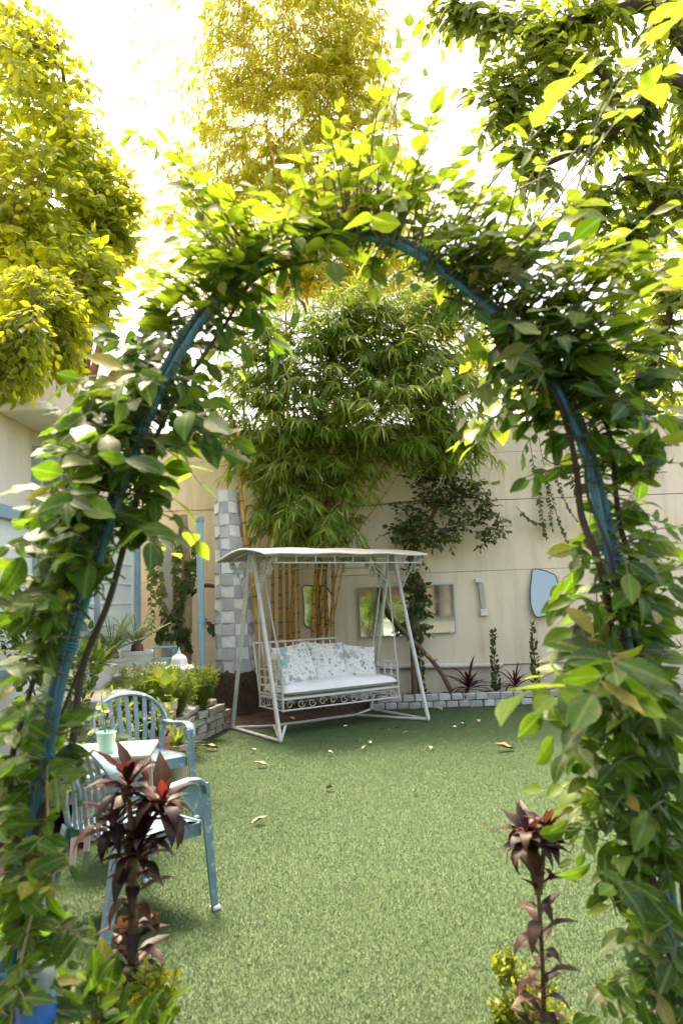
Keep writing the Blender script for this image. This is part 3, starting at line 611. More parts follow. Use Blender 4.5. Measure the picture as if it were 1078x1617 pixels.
# ================================================================== GARDEN ARCH
AY = 2.15
HOOP = [(4, 1640), (22, 1500), (48, 1330), (75, 1200), (105, 1050), (145, 920), (195, 770), (240, 650), (285, 560), (335, 487), (400, 425), (480, 388), (550, 375), (620, 384), (690, 424), (760, 480), (825, 545), (882, 620), (916, 700), (938, 780), (958, 870), (982, 970), (1005, 1100), (1030, 1270), (1052, 1450), (1068, 1640)]
hp = [P(x, y, AY) for x, y in HOOP]
hp[0] = hp[0].copy(); e0 = nrm(hp[0]-hp[1]); e1 = nrm(hp[-1]-hp[-2])
hp = [hp[0]+e0*(hp[0][2]/-e0[2])]+hp+[hp[-1]+e1*(hp[-1][2]/-e1[2])]
HP = smooth_path(hp, 6)
cen = np.array([0.0, AY, 1.2])
def shifted(path, off, dy):
    out = []
    for i, p in enumerate(path):
        t = nrm(path[min(i+1, len(path)-1)]-path[max(i-1, 0)]); nn = np.array([-t[2], 0, t[0]])   # outward for left-to-right travel
        out.append(p+nn*off+np.array([0, dy, 0]))
    out[0][2] = 0; out[-1][2] = 0
    return out
ar = thing('garden_arch', 'blue painted metal garden arch smothered in climbing leaves', 'garden arch', (float(hp[0][0]+hp[-1][0])/2, AY, 0))
part('hoop', MB().tube(shifted(HP, 0.0, 0), 0.0125, 10), 'arch_paint', ar, world=True)
part('hoop', MB().tube(shifted(HP, 0.034, 0.03), 0.0115, 10), 'arch_paint', ar, world=True)
for k in range(10, len(HP)-8, 13):
    p = HP[k]; t = nrm(HP[k+1]-HP[k-1]); nn = np.array([-t[2], 0, t[0]])
    part('spacer', MB().tube([p-nn*0.01, p+nn*0.044+np.array([0, 0.03, 0])], 0.007, 6), 'arch_paint', ar, world=True)
for k in (24, 31, len(HP)-28, len(HP)-20):
    p = HP[k]; m = MB(); t = nrm(HP[k+1]-HP[k-1]); nn = np.array([-t[2], 0, t[0]])
    pts = [p+t*0.035*(a/25.0)+(nn*math.cos(a)*0.034+np.array([0, 1, 0])*math.sin(a)*0.03)+nn*0.012 for a in np.linspace(0, 19, 60)]
    part('twine_binding', m.tube(pts, 0.0022, 4), 'twine', ar, world=True)

# ------------------------------------------------------------------ climbing vines on the arch
hp_pix = [pix(p) for p in HP]
BARE = [i for i, (x_, y_) in enumerate(hp_pix) if (500 < y_ < 700 and x_ < 340) or (760 < y_ < 880 and x_ < 220) or (930 < y_ < 1290 and x_ < 200) or (600 < x_ < 770 and y_ < 500) or (610 < y_ < 900 and x_ > 800)]
BAREP = np.array([hp_pix[i] for i in BARE])
def clear_hoop(L):
    for i in range(len(L.p)):
        c_ = L.p[i]+L.d[i]*L.s[i]*.5; x_, y_ = pix(c_)
        if ((BAREP-np.array([x_, y_]))**2).sum(1).min() < 23**2 and c_[1] < AY+.10:
            Yn = AY+.11+.10*random.random(); L.p[i] = CAM+(L.p[i]-CAM)*(Yn/c_[1]); L.s[i] *= .95
def near_hoop(px, py, lo, hi):
    best = min(range(lo, hi), key=lambda i: (hp_pix[i][0]-px)**2+(hp_pix[i][1]-py)**2+900*random.random())
    return HP[best]
APEX = min(range(len(HP)), key=lambda i: abs(hp_pix[i][0]-470))
def vine(label, blobs, lo, hi, stems):
    base = HP[lo] if lo == 0 else HP[hi-1]
    t = thing('climbing_vine', label, 'vine', (base[0], AY, 0), group='vines on the garden arch')
    for pts, r0, r1 in stems:
        sp = smooth_path(pts, 6); part('stem', MB().tube(sp, list(np.linspace(r0, r1, len(sp))), 7), 'bark_dark', t, world=True)
    sets = {'vine_leaf': Leaves(), 'spray_leaf': Leaves(), 'young_leaf': Leaves()}; tw = MB()
    for (bx, by, rx, ry, dens, size, kind, Y0) in blobs:
        if by > 1150 and bx > 800: dens *= .8
        nl = 7 if kind == 'spray_leaf' else 6
        cnt = max(2, int(dens*rx*ry/370)); size = size*(.9 if kind == 'spray_leaf' else .94)
        for _ in range(cnt):
            a = random.random()*6.283; rr = math.sqrt(random.random()); tx = bx+rx*rr*math.cos(a); ty = by+ry*rr*math.sin(a)
            Yt = max(1.35, Y0+random.gauss(0, 0.14)); tip = P(tx, ty, Yt); o = near_hoop(tx, ty, lo, hi)+rnd3()*0.03
            v = tip-o; l = np.linalg.norm(v)
            if l > 0.34: o2 = tip-v/l*(0.22+0.14*random.random())
            else: o2 = o
            mid = (o2+tip)/2+np.array([0, 0, 0.05*random.random()+0.02])+rnd3()*0.025
            pts = bez(o2, mid, tip, 6); tw.tube(pts, [0.0028, .0025, .0022, .002, .0016, .001], 4, cap=False)
            if l > 0.34:
                m2 = (o+o2)/2+rnd3()*(0.03+.16*max(0., l-.4))+np.array([0, 0, -.12*max(0., l-.4)]); tw.tube(bez(o, m2, o2, 5), [0.004, 0.0038, 0.0035, 0.0032, 0.0028], 4, cap=False)
            twig_leaves(sets[kind], pts, nl, size*random.choice((.62, .8, .95, 1.0, 1.08, 1.2)), start=0.15, spread=0.95, up=(0, -0.55, 0.85) if kind == 'vine_leaf' else (0, -0.25, 1), droop=0.35 if kind == 'vine_leaf' else 0.1, jit=0.62 if kind == 'vine_leaf' else 0.42, svar=.42)
    part('twig', tw, 'twig_green', t, world=True, kind='stuff')
    for s in sets.values(): clear_hoop(s)
    tot = sum(len(s.p) for s in sets.values())
    for k, s in sets.items():
        if s.p: foliage(t, s, OVATE if k == 'vine_leaf' else OVAL, k, int(280*len(s.p)/tot))
    print('vine leaves', tot)
V_, S_, Y_ = 'vine_leaf', 'spray_leaf', 'young_leaf'
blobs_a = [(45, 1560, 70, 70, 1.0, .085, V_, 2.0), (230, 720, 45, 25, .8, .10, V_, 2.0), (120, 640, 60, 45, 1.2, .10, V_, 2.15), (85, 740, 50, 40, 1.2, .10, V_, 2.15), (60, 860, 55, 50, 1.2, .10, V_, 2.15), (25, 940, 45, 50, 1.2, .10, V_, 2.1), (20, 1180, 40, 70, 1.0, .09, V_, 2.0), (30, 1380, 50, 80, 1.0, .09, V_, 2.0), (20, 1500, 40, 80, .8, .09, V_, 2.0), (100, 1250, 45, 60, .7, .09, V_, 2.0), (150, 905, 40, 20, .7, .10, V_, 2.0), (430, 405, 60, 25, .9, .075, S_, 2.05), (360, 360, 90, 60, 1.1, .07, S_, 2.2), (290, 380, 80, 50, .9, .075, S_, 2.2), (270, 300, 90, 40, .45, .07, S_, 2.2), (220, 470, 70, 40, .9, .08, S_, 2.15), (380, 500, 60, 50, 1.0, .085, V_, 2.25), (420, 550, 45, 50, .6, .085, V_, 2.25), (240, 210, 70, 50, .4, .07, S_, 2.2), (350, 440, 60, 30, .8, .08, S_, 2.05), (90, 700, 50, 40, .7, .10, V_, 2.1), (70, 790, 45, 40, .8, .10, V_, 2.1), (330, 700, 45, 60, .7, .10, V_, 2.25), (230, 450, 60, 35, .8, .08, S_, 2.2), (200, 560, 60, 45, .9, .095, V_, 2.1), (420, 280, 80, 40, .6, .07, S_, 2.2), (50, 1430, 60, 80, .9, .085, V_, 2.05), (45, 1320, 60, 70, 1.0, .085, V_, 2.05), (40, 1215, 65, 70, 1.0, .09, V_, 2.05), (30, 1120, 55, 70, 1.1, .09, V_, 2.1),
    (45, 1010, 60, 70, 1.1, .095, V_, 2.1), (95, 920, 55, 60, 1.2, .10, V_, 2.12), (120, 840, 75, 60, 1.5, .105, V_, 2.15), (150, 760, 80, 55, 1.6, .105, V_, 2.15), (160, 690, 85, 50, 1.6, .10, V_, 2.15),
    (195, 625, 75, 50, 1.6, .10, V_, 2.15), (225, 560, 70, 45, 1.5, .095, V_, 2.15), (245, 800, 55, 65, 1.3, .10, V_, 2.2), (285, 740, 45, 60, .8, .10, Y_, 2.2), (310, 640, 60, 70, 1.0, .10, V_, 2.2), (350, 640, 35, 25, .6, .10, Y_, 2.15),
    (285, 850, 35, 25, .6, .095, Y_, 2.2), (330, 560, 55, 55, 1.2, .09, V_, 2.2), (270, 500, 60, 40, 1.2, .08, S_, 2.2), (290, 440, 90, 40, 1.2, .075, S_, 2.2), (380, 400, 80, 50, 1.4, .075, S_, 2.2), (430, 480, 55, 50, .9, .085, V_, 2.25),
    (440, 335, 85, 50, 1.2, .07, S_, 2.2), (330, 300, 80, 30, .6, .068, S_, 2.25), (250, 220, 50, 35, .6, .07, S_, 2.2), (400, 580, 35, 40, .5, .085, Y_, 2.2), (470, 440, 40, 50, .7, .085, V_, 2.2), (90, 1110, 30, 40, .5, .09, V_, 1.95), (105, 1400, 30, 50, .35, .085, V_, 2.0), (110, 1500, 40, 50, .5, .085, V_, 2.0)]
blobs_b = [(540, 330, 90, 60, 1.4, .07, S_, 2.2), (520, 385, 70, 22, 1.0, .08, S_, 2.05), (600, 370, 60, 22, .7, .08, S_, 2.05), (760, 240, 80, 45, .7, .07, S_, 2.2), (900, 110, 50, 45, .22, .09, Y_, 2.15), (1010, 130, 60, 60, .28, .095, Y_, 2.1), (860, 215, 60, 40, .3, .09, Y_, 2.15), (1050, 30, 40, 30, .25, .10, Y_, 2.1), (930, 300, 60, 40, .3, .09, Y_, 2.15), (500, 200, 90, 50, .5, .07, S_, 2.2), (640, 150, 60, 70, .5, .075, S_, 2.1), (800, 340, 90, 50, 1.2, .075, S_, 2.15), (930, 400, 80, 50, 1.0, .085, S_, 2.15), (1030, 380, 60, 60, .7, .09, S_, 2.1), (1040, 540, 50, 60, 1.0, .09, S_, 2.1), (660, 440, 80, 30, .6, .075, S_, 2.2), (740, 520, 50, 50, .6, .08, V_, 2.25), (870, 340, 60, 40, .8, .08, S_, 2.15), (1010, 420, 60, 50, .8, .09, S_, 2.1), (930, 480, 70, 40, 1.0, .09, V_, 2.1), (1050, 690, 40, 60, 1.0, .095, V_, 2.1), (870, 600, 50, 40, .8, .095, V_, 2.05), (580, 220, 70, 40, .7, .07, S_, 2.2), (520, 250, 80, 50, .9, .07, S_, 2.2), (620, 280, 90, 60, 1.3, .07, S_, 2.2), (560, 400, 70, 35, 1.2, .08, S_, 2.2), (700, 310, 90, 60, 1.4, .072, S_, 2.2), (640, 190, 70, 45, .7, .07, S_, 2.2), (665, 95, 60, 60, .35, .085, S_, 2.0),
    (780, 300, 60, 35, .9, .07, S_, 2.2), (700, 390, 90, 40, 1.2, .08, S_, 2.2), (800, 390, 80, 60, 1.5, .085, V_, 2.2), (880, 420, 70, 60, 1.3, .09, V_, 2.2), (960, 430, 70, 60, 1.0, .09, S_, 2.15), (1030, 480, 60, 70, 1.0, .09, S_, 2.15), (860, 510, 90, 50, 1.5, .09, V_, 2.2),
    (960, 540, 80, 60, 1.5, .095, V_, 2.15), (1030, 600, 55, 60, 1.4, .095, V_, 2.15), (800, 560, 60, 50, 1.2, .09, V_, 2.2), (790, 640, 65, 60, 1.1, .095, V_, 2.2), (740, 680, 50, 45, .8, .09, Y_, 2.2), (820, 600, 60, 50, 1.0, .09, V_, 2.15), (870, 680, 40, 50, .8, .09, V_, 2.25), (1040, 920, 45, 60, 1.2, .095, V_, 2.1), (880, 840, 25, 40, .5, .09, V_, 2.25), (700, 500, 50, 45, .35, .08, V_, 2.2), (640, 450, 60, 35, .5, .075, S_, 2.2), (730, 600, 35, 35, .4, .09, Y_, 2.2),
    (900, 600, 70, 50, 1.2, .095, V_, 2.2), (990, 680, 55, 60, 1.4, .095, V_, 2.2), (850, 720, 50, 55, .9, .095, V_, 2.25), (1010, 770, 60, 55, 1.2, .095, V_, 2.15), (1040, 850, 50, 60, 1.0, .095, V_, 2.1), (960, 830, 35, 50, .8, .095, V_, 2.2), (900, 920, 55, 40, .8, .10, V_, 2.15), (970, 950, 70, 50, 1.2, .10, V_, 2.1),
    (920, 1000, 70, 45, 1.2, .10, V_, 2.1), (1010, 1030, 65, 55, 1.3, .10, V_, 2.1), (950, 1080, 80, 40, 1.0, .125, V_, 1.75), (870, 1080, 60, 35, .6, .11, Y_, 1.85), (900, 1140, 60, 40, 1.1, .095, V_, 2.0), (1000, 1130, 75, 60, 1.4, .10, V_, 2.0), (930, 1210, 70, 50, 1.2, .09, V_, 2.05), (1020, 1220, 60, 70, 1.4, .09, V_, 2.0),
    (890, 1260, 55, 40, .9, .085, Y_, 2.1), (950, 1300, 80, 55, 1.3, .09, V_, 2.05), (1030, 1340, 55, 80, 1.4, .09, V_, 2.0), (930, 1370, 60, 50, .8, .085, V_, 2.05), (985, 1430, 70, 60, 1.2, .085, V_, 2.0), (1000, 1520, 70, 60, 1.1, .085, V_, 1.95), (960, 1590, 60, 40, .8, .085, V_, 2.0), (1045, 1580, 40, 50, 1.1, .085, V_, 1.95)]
LA, LB = APEX+2, APEX-10
inner = shifted(HP, -0.045, -0.01)
def along(path, a, b, step, jit): return [path[i]+rnd3()*jit for i in range(a, b, step)]
st_a = [(along(inner, 0, APEX+6, 5, .012), 0.014, 0.004), (along(shifted(HP, 0.07, -0.02), 0, APEX-12, 6, .02), 0.013, 0.003), (along(shifted(HP, 0.01, 0.06), 0, APEX-30, 7, .02), 0.012, 0.003)]
st_b = [(along(inner, len(HP)-1, APEX+16, -5, .012), 0.019, 0.004), (along(shifted(HP, 0.08, 0.04), len(HP)-1, APEX+8, -6, .02), 0.014, 0.003), (along(shifted(HP, -0.02, -0.05), len(HP)-1, APEX+40, -7, .025), 0.013, 0.003)]
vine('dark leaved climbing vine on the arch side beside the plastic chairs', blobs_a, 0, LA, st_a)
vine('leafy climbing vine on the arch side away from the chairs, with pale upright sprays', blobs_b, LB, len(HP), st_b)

# ================================================================== SWING
SWA = R(33); SW0 = np.array([-0.725, 8.02]); SL, SD = 2.0, 1.2
ex = np.array([math.cos(SWA), math.sin(SWA)]); ey = np.array([-math.sin(SWA), math.cos(SWA)])
sw_c = SW0+ex*SL/2+ey*SD/2
sw = thing('garden_swing', 'white wrought iron swing seat under a flat sheet canopy', 'swing', (sw_c[0], sw_c[1], 0), SWA)
hx, hy, top = SL/2, SD/2, 2.03
tb = lambda pts, r, n=8: MB().tube(pts, r, n)
for sx in (-1, 1):
    for sy in (-1, 1): part('leg', tb([(sx*hx, sy*hy, 0.02), (sx*hx, sy*0.045, top)], 0.024, 10), 'white_steel', sw)
    part('gusset', MB().plate([(sx*hx, -0.09, top+0.03), (sx*hx, 0.09, top+0.03), (sx*hx, 0.06, top-0.20), (sx*hx, -0.06, top-0.20)], (-0.004, 0, 0), (0.004, 0, 0)), 'white_steel', sw)
    part('base_bar', tb([(sx*hx, -hy, 0.022), (sx*hx, hy, 0.022)], 0.019), 'white_steel', sw)
    part('base_brace', tb([(sx*hx, -hy, 0.02), (sx*(hx-0.42), hy-0.25, 0.02)], 0.016), 'white_steel', sw)
    part('base_brace', tb([(sx*hx, hy, 0.021), (sx*(hx-0.42), hy-0.25, 0.021)], 0.014), 'white_steel', sw)
    if sx < 0: part('foot_stub', tb([(sx*hx+0.005, -hy, 0.02), (sx*hx+0.08, -hy+0.03, 0.17)], 0.014), 'white_steel', sw)
part('base_rail', tb([(-hx+0.42, hy-0.25, 0.02), (hx-0.42, hy-0.25, 0.02)], 0.017), 'white_steel', sw)
part('ridge_beam', tb([(-hx-0.02, 0, top), (hx+0.02, 0, top)], 0.024, 10), 'white_steel', sw)
# canopy: shallow bowed sheet with rim and fascia
nx, ny = 16, 13; rx_, ry_ = hx+0.10, 0.66
def roof_z(x, y): return top+0.085-0.095*(abs(y)/ry_)**1.5-0.015*(abs(x)/rx_)**3+0.006*math.sin(9*x+4*y)
Av = np.array([[(-0.05+rx_*(2*i/(nx-1)-1), ry_*(2*j/(ny-1)-1), roof_z(rx_*(2*i/(nx-1)-1), ry_*(2*j/(ny-1)-1))) for i in range(nx)] for j in range(ny)])
m = MB(); m.grid(Av); m.grid(Av[:, ::-1]-np.array([0, 0, 0.012])); canopy = part('canopy', m, 'roof_sheet', sw, smooth=True)
per = [Av[0, i] for i in range(nx)]+[Av[j, -1] for j in range(1, ny)]+[Av[-1, i] for i in range(nx-2, -1, -1)]+[Av[j, 0] for j in range(ny-2, -1, -1)]
part('rim', tb([p-np.array([0, 0, 0.014]) for p in per], 0.013), 'white_steel', canopy)
for x in np.linspace(-hx, hx, 5): part('rafter', tb([(x, y, roof_z(x, y)-0.03) for y in np.linspace(-ry_+.02, ry_-.02, 9)], 0.010, 6), 'white_steel', canopy)
for sy in (-1, 1): part('lower_rail', tb([(-hx, sy*(ry_-.06), roof_z(0, ry_)-0.12), (hx, sy*(ry_-.06), roof_z(0, ry_)-0.12)], 0.009, 6), 'white_steel', canopy)
for x in np.linspace(-hx, hx, 9): part('fascia_bar', tb([(x, -(ry_-.06), roof_z(0, ry_)-0.12), (x, -(ry_-.06), roof_z(0, ry_)-0.0)], 0.007, 6), 'white_steel', canopy)
def scroll(c, e1, e2, r, turns=1.6, flip=1):
    c, e1, e2 = map(lambda q_: np.asarray(q_, float), (c, e1, e2)); pts = []
    for a in np.linspace(0, turns*2*math.pi, 26): rr = r*(1-0.68*a/(turns*2*math.pi)); pts.append(c+e1*rr*math.cos(a)+e2*rr*math.sin(a)*flip)
    return pts
for sx in (-1, 1):
    for sy in (-1, 1):
        part('bracket', tb([(sx*hx, sy*0.20, top-0.42), (sx*hx, sy*0.50, top-0.06)], 0.011, 6), 'white_steel', sw)
        for (yy_, zz_, r_) in ((0.44, -0.20, 0.065), (0.30, -0.13, 0.055), (0.22, -0.30, 0.06), (0.56, -0.10, 0.05)):
            part('scroll', tb(scroll((sx*hx, sy*yy_, top+zz_), (0, sy, 0), (0, 0, 1), r_), 0.008, 5), 'white_steel', sw)
        part('bracket', tb([(sx*(hx-0.03), sy*0.06, top-0.36), (sx*(hx-0.40), sy*0.02, top-0.03)], 0.009, 6), 'white_steel', sw)
        part('scroll', tb(scroll((sx*(hx-0.16), sy*0.05, top-0.10), (-sx, 0, 0), (0, 0, 1), 0.06), 0.007, 5), 'white_steel', sw)
# bench
bx, by0, by1, bz = 0.80, -0.30, 0.26, 0.40
bench = part('bench', MB().tube([(-bx, by0, bz), (bx, by0, bz), (bx, by1, bz), (-bx, by1, bz), (-bx, by0, bz)], 0.014, 8), 'white_steel', sw)
part('lower_rim', tb([(-bx, by0, bz-0.12), (bx, by0, bz-0.12), (bx, by1, bz-0.12), (-bx, by1, bz-0.12), (-bx, by0, bz-0.12)], 0.010, 6), 'white_steel', bench)
for x in np.linspace(-bx+0.09, bx-0.09, 11): part('scroll', tb(scroll((x, by0, bz-0.06), (1, 0, 0), (0, 0, 1), 0.05, 1.1, random.choice((-1, 1))), 0.0042, 5), 'white_steel', bench)
for sx in (-1, 1):
    for y in np.linspace(by0+.08, by1-.08, 4): part('scroll', tb(scroll((sx*bx, y, bz-0.06), (0, 1, 0), (0, 0, 1), 0.05, 1.1), 0.0042, 5), 'white_steel', bench)
    for y in (by0, by1): part('corner_post', tb([(sx*bx, y, bz-0.13), (sx*bx, y, bz+(0.30 if y == by0 else 0.34))], 0.012, 6), 'white_steel', bench)
    # side lattice
    for k, z in enumerate((0.04, 0.13, 0.22, 0.31)): part('side_rail', MB().bar((sx*bx, by0+0.0, bz+z), (sx*bx, by1, bz+z), 0.012, 0.022 if k in (0, 3) else 0.016), 'white_steel', bench)
    for k in range(1, 4): y = by0+(by1-by0)*k/4; part('side_upright', MB().bar((sx*(bx+.004), y, bz+0.04), (sx*(bx+.004), y, bz+0.31), 0.016, 0.012, up=(0, 1, 0)), 'white_steel', bench)
for y in np.linspace(by0+.05, by1-.03, 7): part('seat_slat', MB().bar((-bx, y, bz+0.012), (bx, y, bz+0.012), 0.03, 0.008), 'white_steel', bench)
bk = [(-bx, by1, bz+0.02), (-bx, by1+0.15, bz+0.60), (.36, by1+0.15, bz+0.60), (.42, by1, bz+0.02)]
part('back_rail', MB().tube([(.41, by1+.04, bz+.32), (bx, by1+.02, bz+.34)], .012, 6), 'white_steel', bench)
part('back_frame', MB().tube(bk, 0.016, 8), 'white_steel', bench)
for k in range(1, 11): x = -bx+1.18*k/11; part('back_slat', MB().bar((x, by1+0.01, bz+0.04), (x, by1+0.147, bz+0.585), 0.020, 0.008, up=(0, 1, 0)), 'white_steel', bench)
for sx in (-1, 1):
    part('hanger_rod', tb([(sx*bx, by0, bz-0.12), (sx*bx, by0+0.02, bz+0.30), (sx*(hx-0.10), -0.03, top-0.02)], 0.009, 6), 'white_steel', sw)
    part('hanger_rod', tb([(sx*bx, by1, bz+0.30), (sx*(hx-0.10), 0.03, top-0.02)], 0.009, 6), 'white_steel', sw)

def sw_world(x, y, z): return np.array([sw_c[0]+ex[0]*x+ey[0]*y, sw_c[1]+ex[1]*x+ey[1]*y, z])
def pillow(w_, h_, th, mat, label, loc, tilt, yaw, roll_, cat='pillow', group=None, nm='pillow'):
    n = 22; vs = []; uv = []
    def pt(u_, v_, s): 
        e = max(0.0, (1-abs(u_)**2.6)*(1-abs(v_)**2.6)); z = s*th/2*e**0.42
        pin = 1-0.075*(1-abs(v_)**2)*abs(u_)**3; pin2 = 1-0.075*(1-abs(u_)**2)*abs(v_)**3
        wr = 0.006*math.sin(7*u_+3*v_+w_*50)*e**0.5+0.004*math.sin(13*v_-5*u_)*e**.5
        return (u_*w_/2*pin, v_*h_/2*pin2, z+wr)
    m = MB(); g1 = np.array([[pt(2*i/(n-1)-1, 2*j/(n-1)-1, 1) for i in range(n)] for j in range(n)]); g2 = np.array([[pt(2*i/(n-1)-1, 2*j/(n-1)-1, -1) for i in range(n)] for j in range(n)])
    m.grid(g1); m.grid(g2[:, ::-1]); me = mesh_of(nm, m, mat, False); me.polygons.foreach_set('use_smooth', [True]*len(me.polygons))
    uvl = me.uv_layers.new(name='UVMap')
    co = np.array(m.v)
    for lp in me.loops: c = co[lp.vertex_index]; uvl.data[lp.index].uv = (c[0]/0.45+(0.5 if c[2] < 0 else 0), c[1]/0.45)
    o = bpy.data.objects.new(nm, me); COL.objects.link(o)
    o.matrix_world = Matrix.Translation(Vector(loc)) @ Matrix.Rotation(yaw, 4, 'Z') @ Matrix.Rotation(tilt, 4, 'X') @ Matrix.Rotation(roll_, 4, 'Z')
    return tag(o, label, cat, group)
# seat pad (long white mattress)
n1, n2 = 40, 14; g1 = []; g2 = []
for j in range(n2):
    r1, r2 = [], []
    for i in range(n1):
        u_, v_ = 2*i/(n1-1)-1, 2*j/(n2-1)-1; e = max(0, (1-abs(u_)**8)*(1-abs(v_)**5))**0.45; x = u_*0.79; y = v_*0.28-0.03; sag = 0.012*math.sin(6*u_+1)+0.008*math.sin(15*u_+4*v_)
        r1.append((x, y, 0.085*e+sag*e+0.02)); r2.append((x, y, -0.045*e+0.02))
    g1.append(r1); g2.append(r2)
m = MB(); m.grid(np.array(g1)); m.grid(np.array(g2)[:, ::-1]); o = bpy.data.objects.new('seat_pad', mesh_of('seat_pad', m, 'cotton', False)); o.data.polygons.foreach_set('use_smooth', [True]*len(o.data.polygons)); COL.objects.link(o)
o.location = sw_world(0, -0.02, bz+0.052); o.rotation_euler = (0, 0, SWA); tag(o, 'long plain white seat pad on the swing bench', 'cushion')
pz = bz+0.30
pillow(.45, .43, .16, 'floral_teal', 'floral pillow standing sideways against the lattice arm of the swing', sw_world(-0.66, 0.02, pz-0.01), R(80), SWA+R(72), R(4), group='pillows on the swing')
pillow(.52, .52, .17, 'floral_teal', 'large floral pillow with green blooms next to the sideways pillow', sw_world(-0.38, 0.14, pz+0.03), R(68), SWA+R(6), R(6), group='pillows on the swing')
pillow(.50, .52, .16, 'floral_blue', 'floral pillow with teal and blue blooms in the middle of the bench', sw_world(0.07, 0.15, pz+0.03), R(68), SWA-R(3), R(-4), group='pillows on the swing')
pillow(.48, .45, .15, 'floral_grey', 'pillow with small grey leaf print beside the blue bloom pillow', sw_world(0.52, 0.13, pz+0.0), R(66), SWA-R(6), R(-9), group='pillows on the swing')

# ================================================================== PLASTIC CHAIRS
def make_chair(label, mat, loc, rz, group):
    """faces local +y"""
    t = thing('plastic_chair', label, 'chair', loc, rz, group)
    n = 13; g = []
    for j in range(n):
        v = j/(n-1); row = []
        for i in range(n):
            u_ = 2*i/(n-1)-1; wv = 0.235+0.02*v; y = -0.20+0.43*v; z = 0.415+0.02*v-0.018*(1-u_*u_)*(1-(2*v-1)**2)
            if v > 0.85: z -= 0.05*((v-0.85)/0.15)**2
            row.append((u_*wv, y, z))
        g.append(row)
    g = np.array(g); m = MB(); m.grid(g); m.grid(g[:, ::-1]-np.array([0, 0, 0.012])); seat = part('seat', m, mat, t, smooth=True)
    part('apron', MB().bar((-.25, .225, .385), (.25, .225, .385), 0.012, 0.07).bar((-.235, -.2, .385), (-.255, .22, .385), 0.012, 0.06).bar((.235, -.2, .385), (.255, .22, .385), 0.012, 0.06), mat, seat)
    # back band flowing down into the arms
    def strip(pts, w_, th):
        """band swept along pts; its broad side faces mostly up or outward"""
        m = MB(); k = len(pts); vs = []
        for i, (p, bx_) in enumerate(pts):
            p = np.asarray(p, float); tg = nrm(np.asarray(pts[min(i+1, k-1)][0])-np.asarray(pts[max(i-1, 0)][0])); b_ = nrm(np.asarray(bx_)-tg*np.dot(bx_, tg)); nn = np.cross(tg, b_)
            for sx, sz in ((-1, -.6), (-.6, -1), (.6, -1), (1, -.6), (1, .6), (.6, 1), (-.6, 1), (-1, .6)): vs.append(p+b_*sx*w_/2+nn*sz*th/2)
        fs = [(i*8+j, i*8+(j+1) % 8, (i+1)*8+(j+1) % 8, (i+1)*8+j) for i in range(k-1) for j in range(8)]+[tuple(range(8))[::-1], tuple(range(8*k-8, 8*k))]
        m.add(vs, fs); return m
    arc = []
    for a in np.linspace(-1, 1, 21):
        x = 0.265*math.sin(a*math.pi/2)*(1 if abs(a) < 1 else 1); z = 0.62+0.215*math.cos(a*math.pi/2)**0.8 if abs(a) < 1 else 0.62
        y = -0.235-0.06*((z-0.62)/0.215)+0.05*abs(a)**3
        arc.append(((x, y, z), (0.25*math.sin(a), 0.85, -0.5+0.3*abs(a))))
    part('back_band', strip(arc, 0.05, 0.022), mat, t, smooth=True)
    for sx in (-1, 1):
        arm = [((sx*.265, -.185, .62), (sx, .3, 0)), ((sx*.285, -.10, .61), (sx, .1, 0)), ((sx*.292, .02, .622), (sx, 0, 0)), ((sx*.292, .12, .632), (sx, 0, 0)), ((sx*.29, .18, .625), (sx, 0, 0)), ((sx*.288, .215, .60), (sx, 0, 0)), ((sx*.288, .228, .56), (sx, 0, 0))]
        part('armrest', strip(arm, 0.055, 0.024), mat, t, smooth=True)
        # front leg: angle section running from the arm to the ground
        m = MB(); m.bar((sx*.288, .222, .60), (sx*.30, .27, 0), 0.012, 0.055, up=(0, 1, 0), w2=0.012, h2=0.034); m.bar((sx*.268, .240, .60), (sx*.285, .284, 0), 0.046, 0.010, up=(0, 1, 0), w2=0.03, h2=0.010)
        m.bar((sx*.292, .12, .605), (sx*.292, .215, .44), 0.007, 0.10, up=(0, 1, 0), h2=0.02)
        lg = part('leg', m, mat, t); part('foot_tip', MB().box((sx*.293, .276, .012), (0.042, 0.042, 0.024), bev=.006), 'chair_white', lg)
        m = MB(); m.bar((sx*.245, -.20, .42), (sx*.275, -.30, 0), 0.012, 0.06, up=(0, 1, 0), h2=0.034); m.bar((sx*.228, -.225, .42), (sx*.262, -.315, 0), 0.044, 0.010, up=(0, 1, 0), w2=0.03)
        lg = part('leg', m, mat, t); part('foot_tip', MB().box((sx*.268, -.305, .012), (0.042, 0.042, 0.024), bev=.006), 'chair_white', lg)
        part('back_side', strip([((sx*.235, -.20, .40), (sx, 0, 0)), ((sx*.25, -.215, .52), (sx, 0, 0)), ((sx*.262, -.205, .63), (sx, 0, 0))], 0.045, 0.018), mat, t, smooth=True)
    for k in range(7):
        a = (k-3)/3.0; xb = 0.16*a; xt = 0.20*a; zt_ = 0.62+0.215*max(0.0, math.cos(math.asin(min(0.98, abs(xt)/0.265))))**0.8-0.01
        yt_ = -0.235-0.06*((zt_-0.62)/0.215)+0.02*abs(a)
        part('slat', strip([((xb, -.205, .41), (1, 0, 0)), (((xb+xt)/2, (-.205+yt_)/2+0.022, (.41+zt_)/2), (1, 0, 0)), ((xt, yt_, zt_), (1, 0, 0))], 0.034, 0.009), mat, t, smooth=True)
    return t
c1 = (G(343, 1440)+G(150, 1437))/2
make_chair('blue plastic armchair behind the maroon plant, its slatted back turned to the arch', 'chair_plastic', (c1[0]-0.11, c1[1]-0.02, 0), R(-42), 'blue plastic chairs on the lawn')
c2 = G(236, 1195, 0.42)
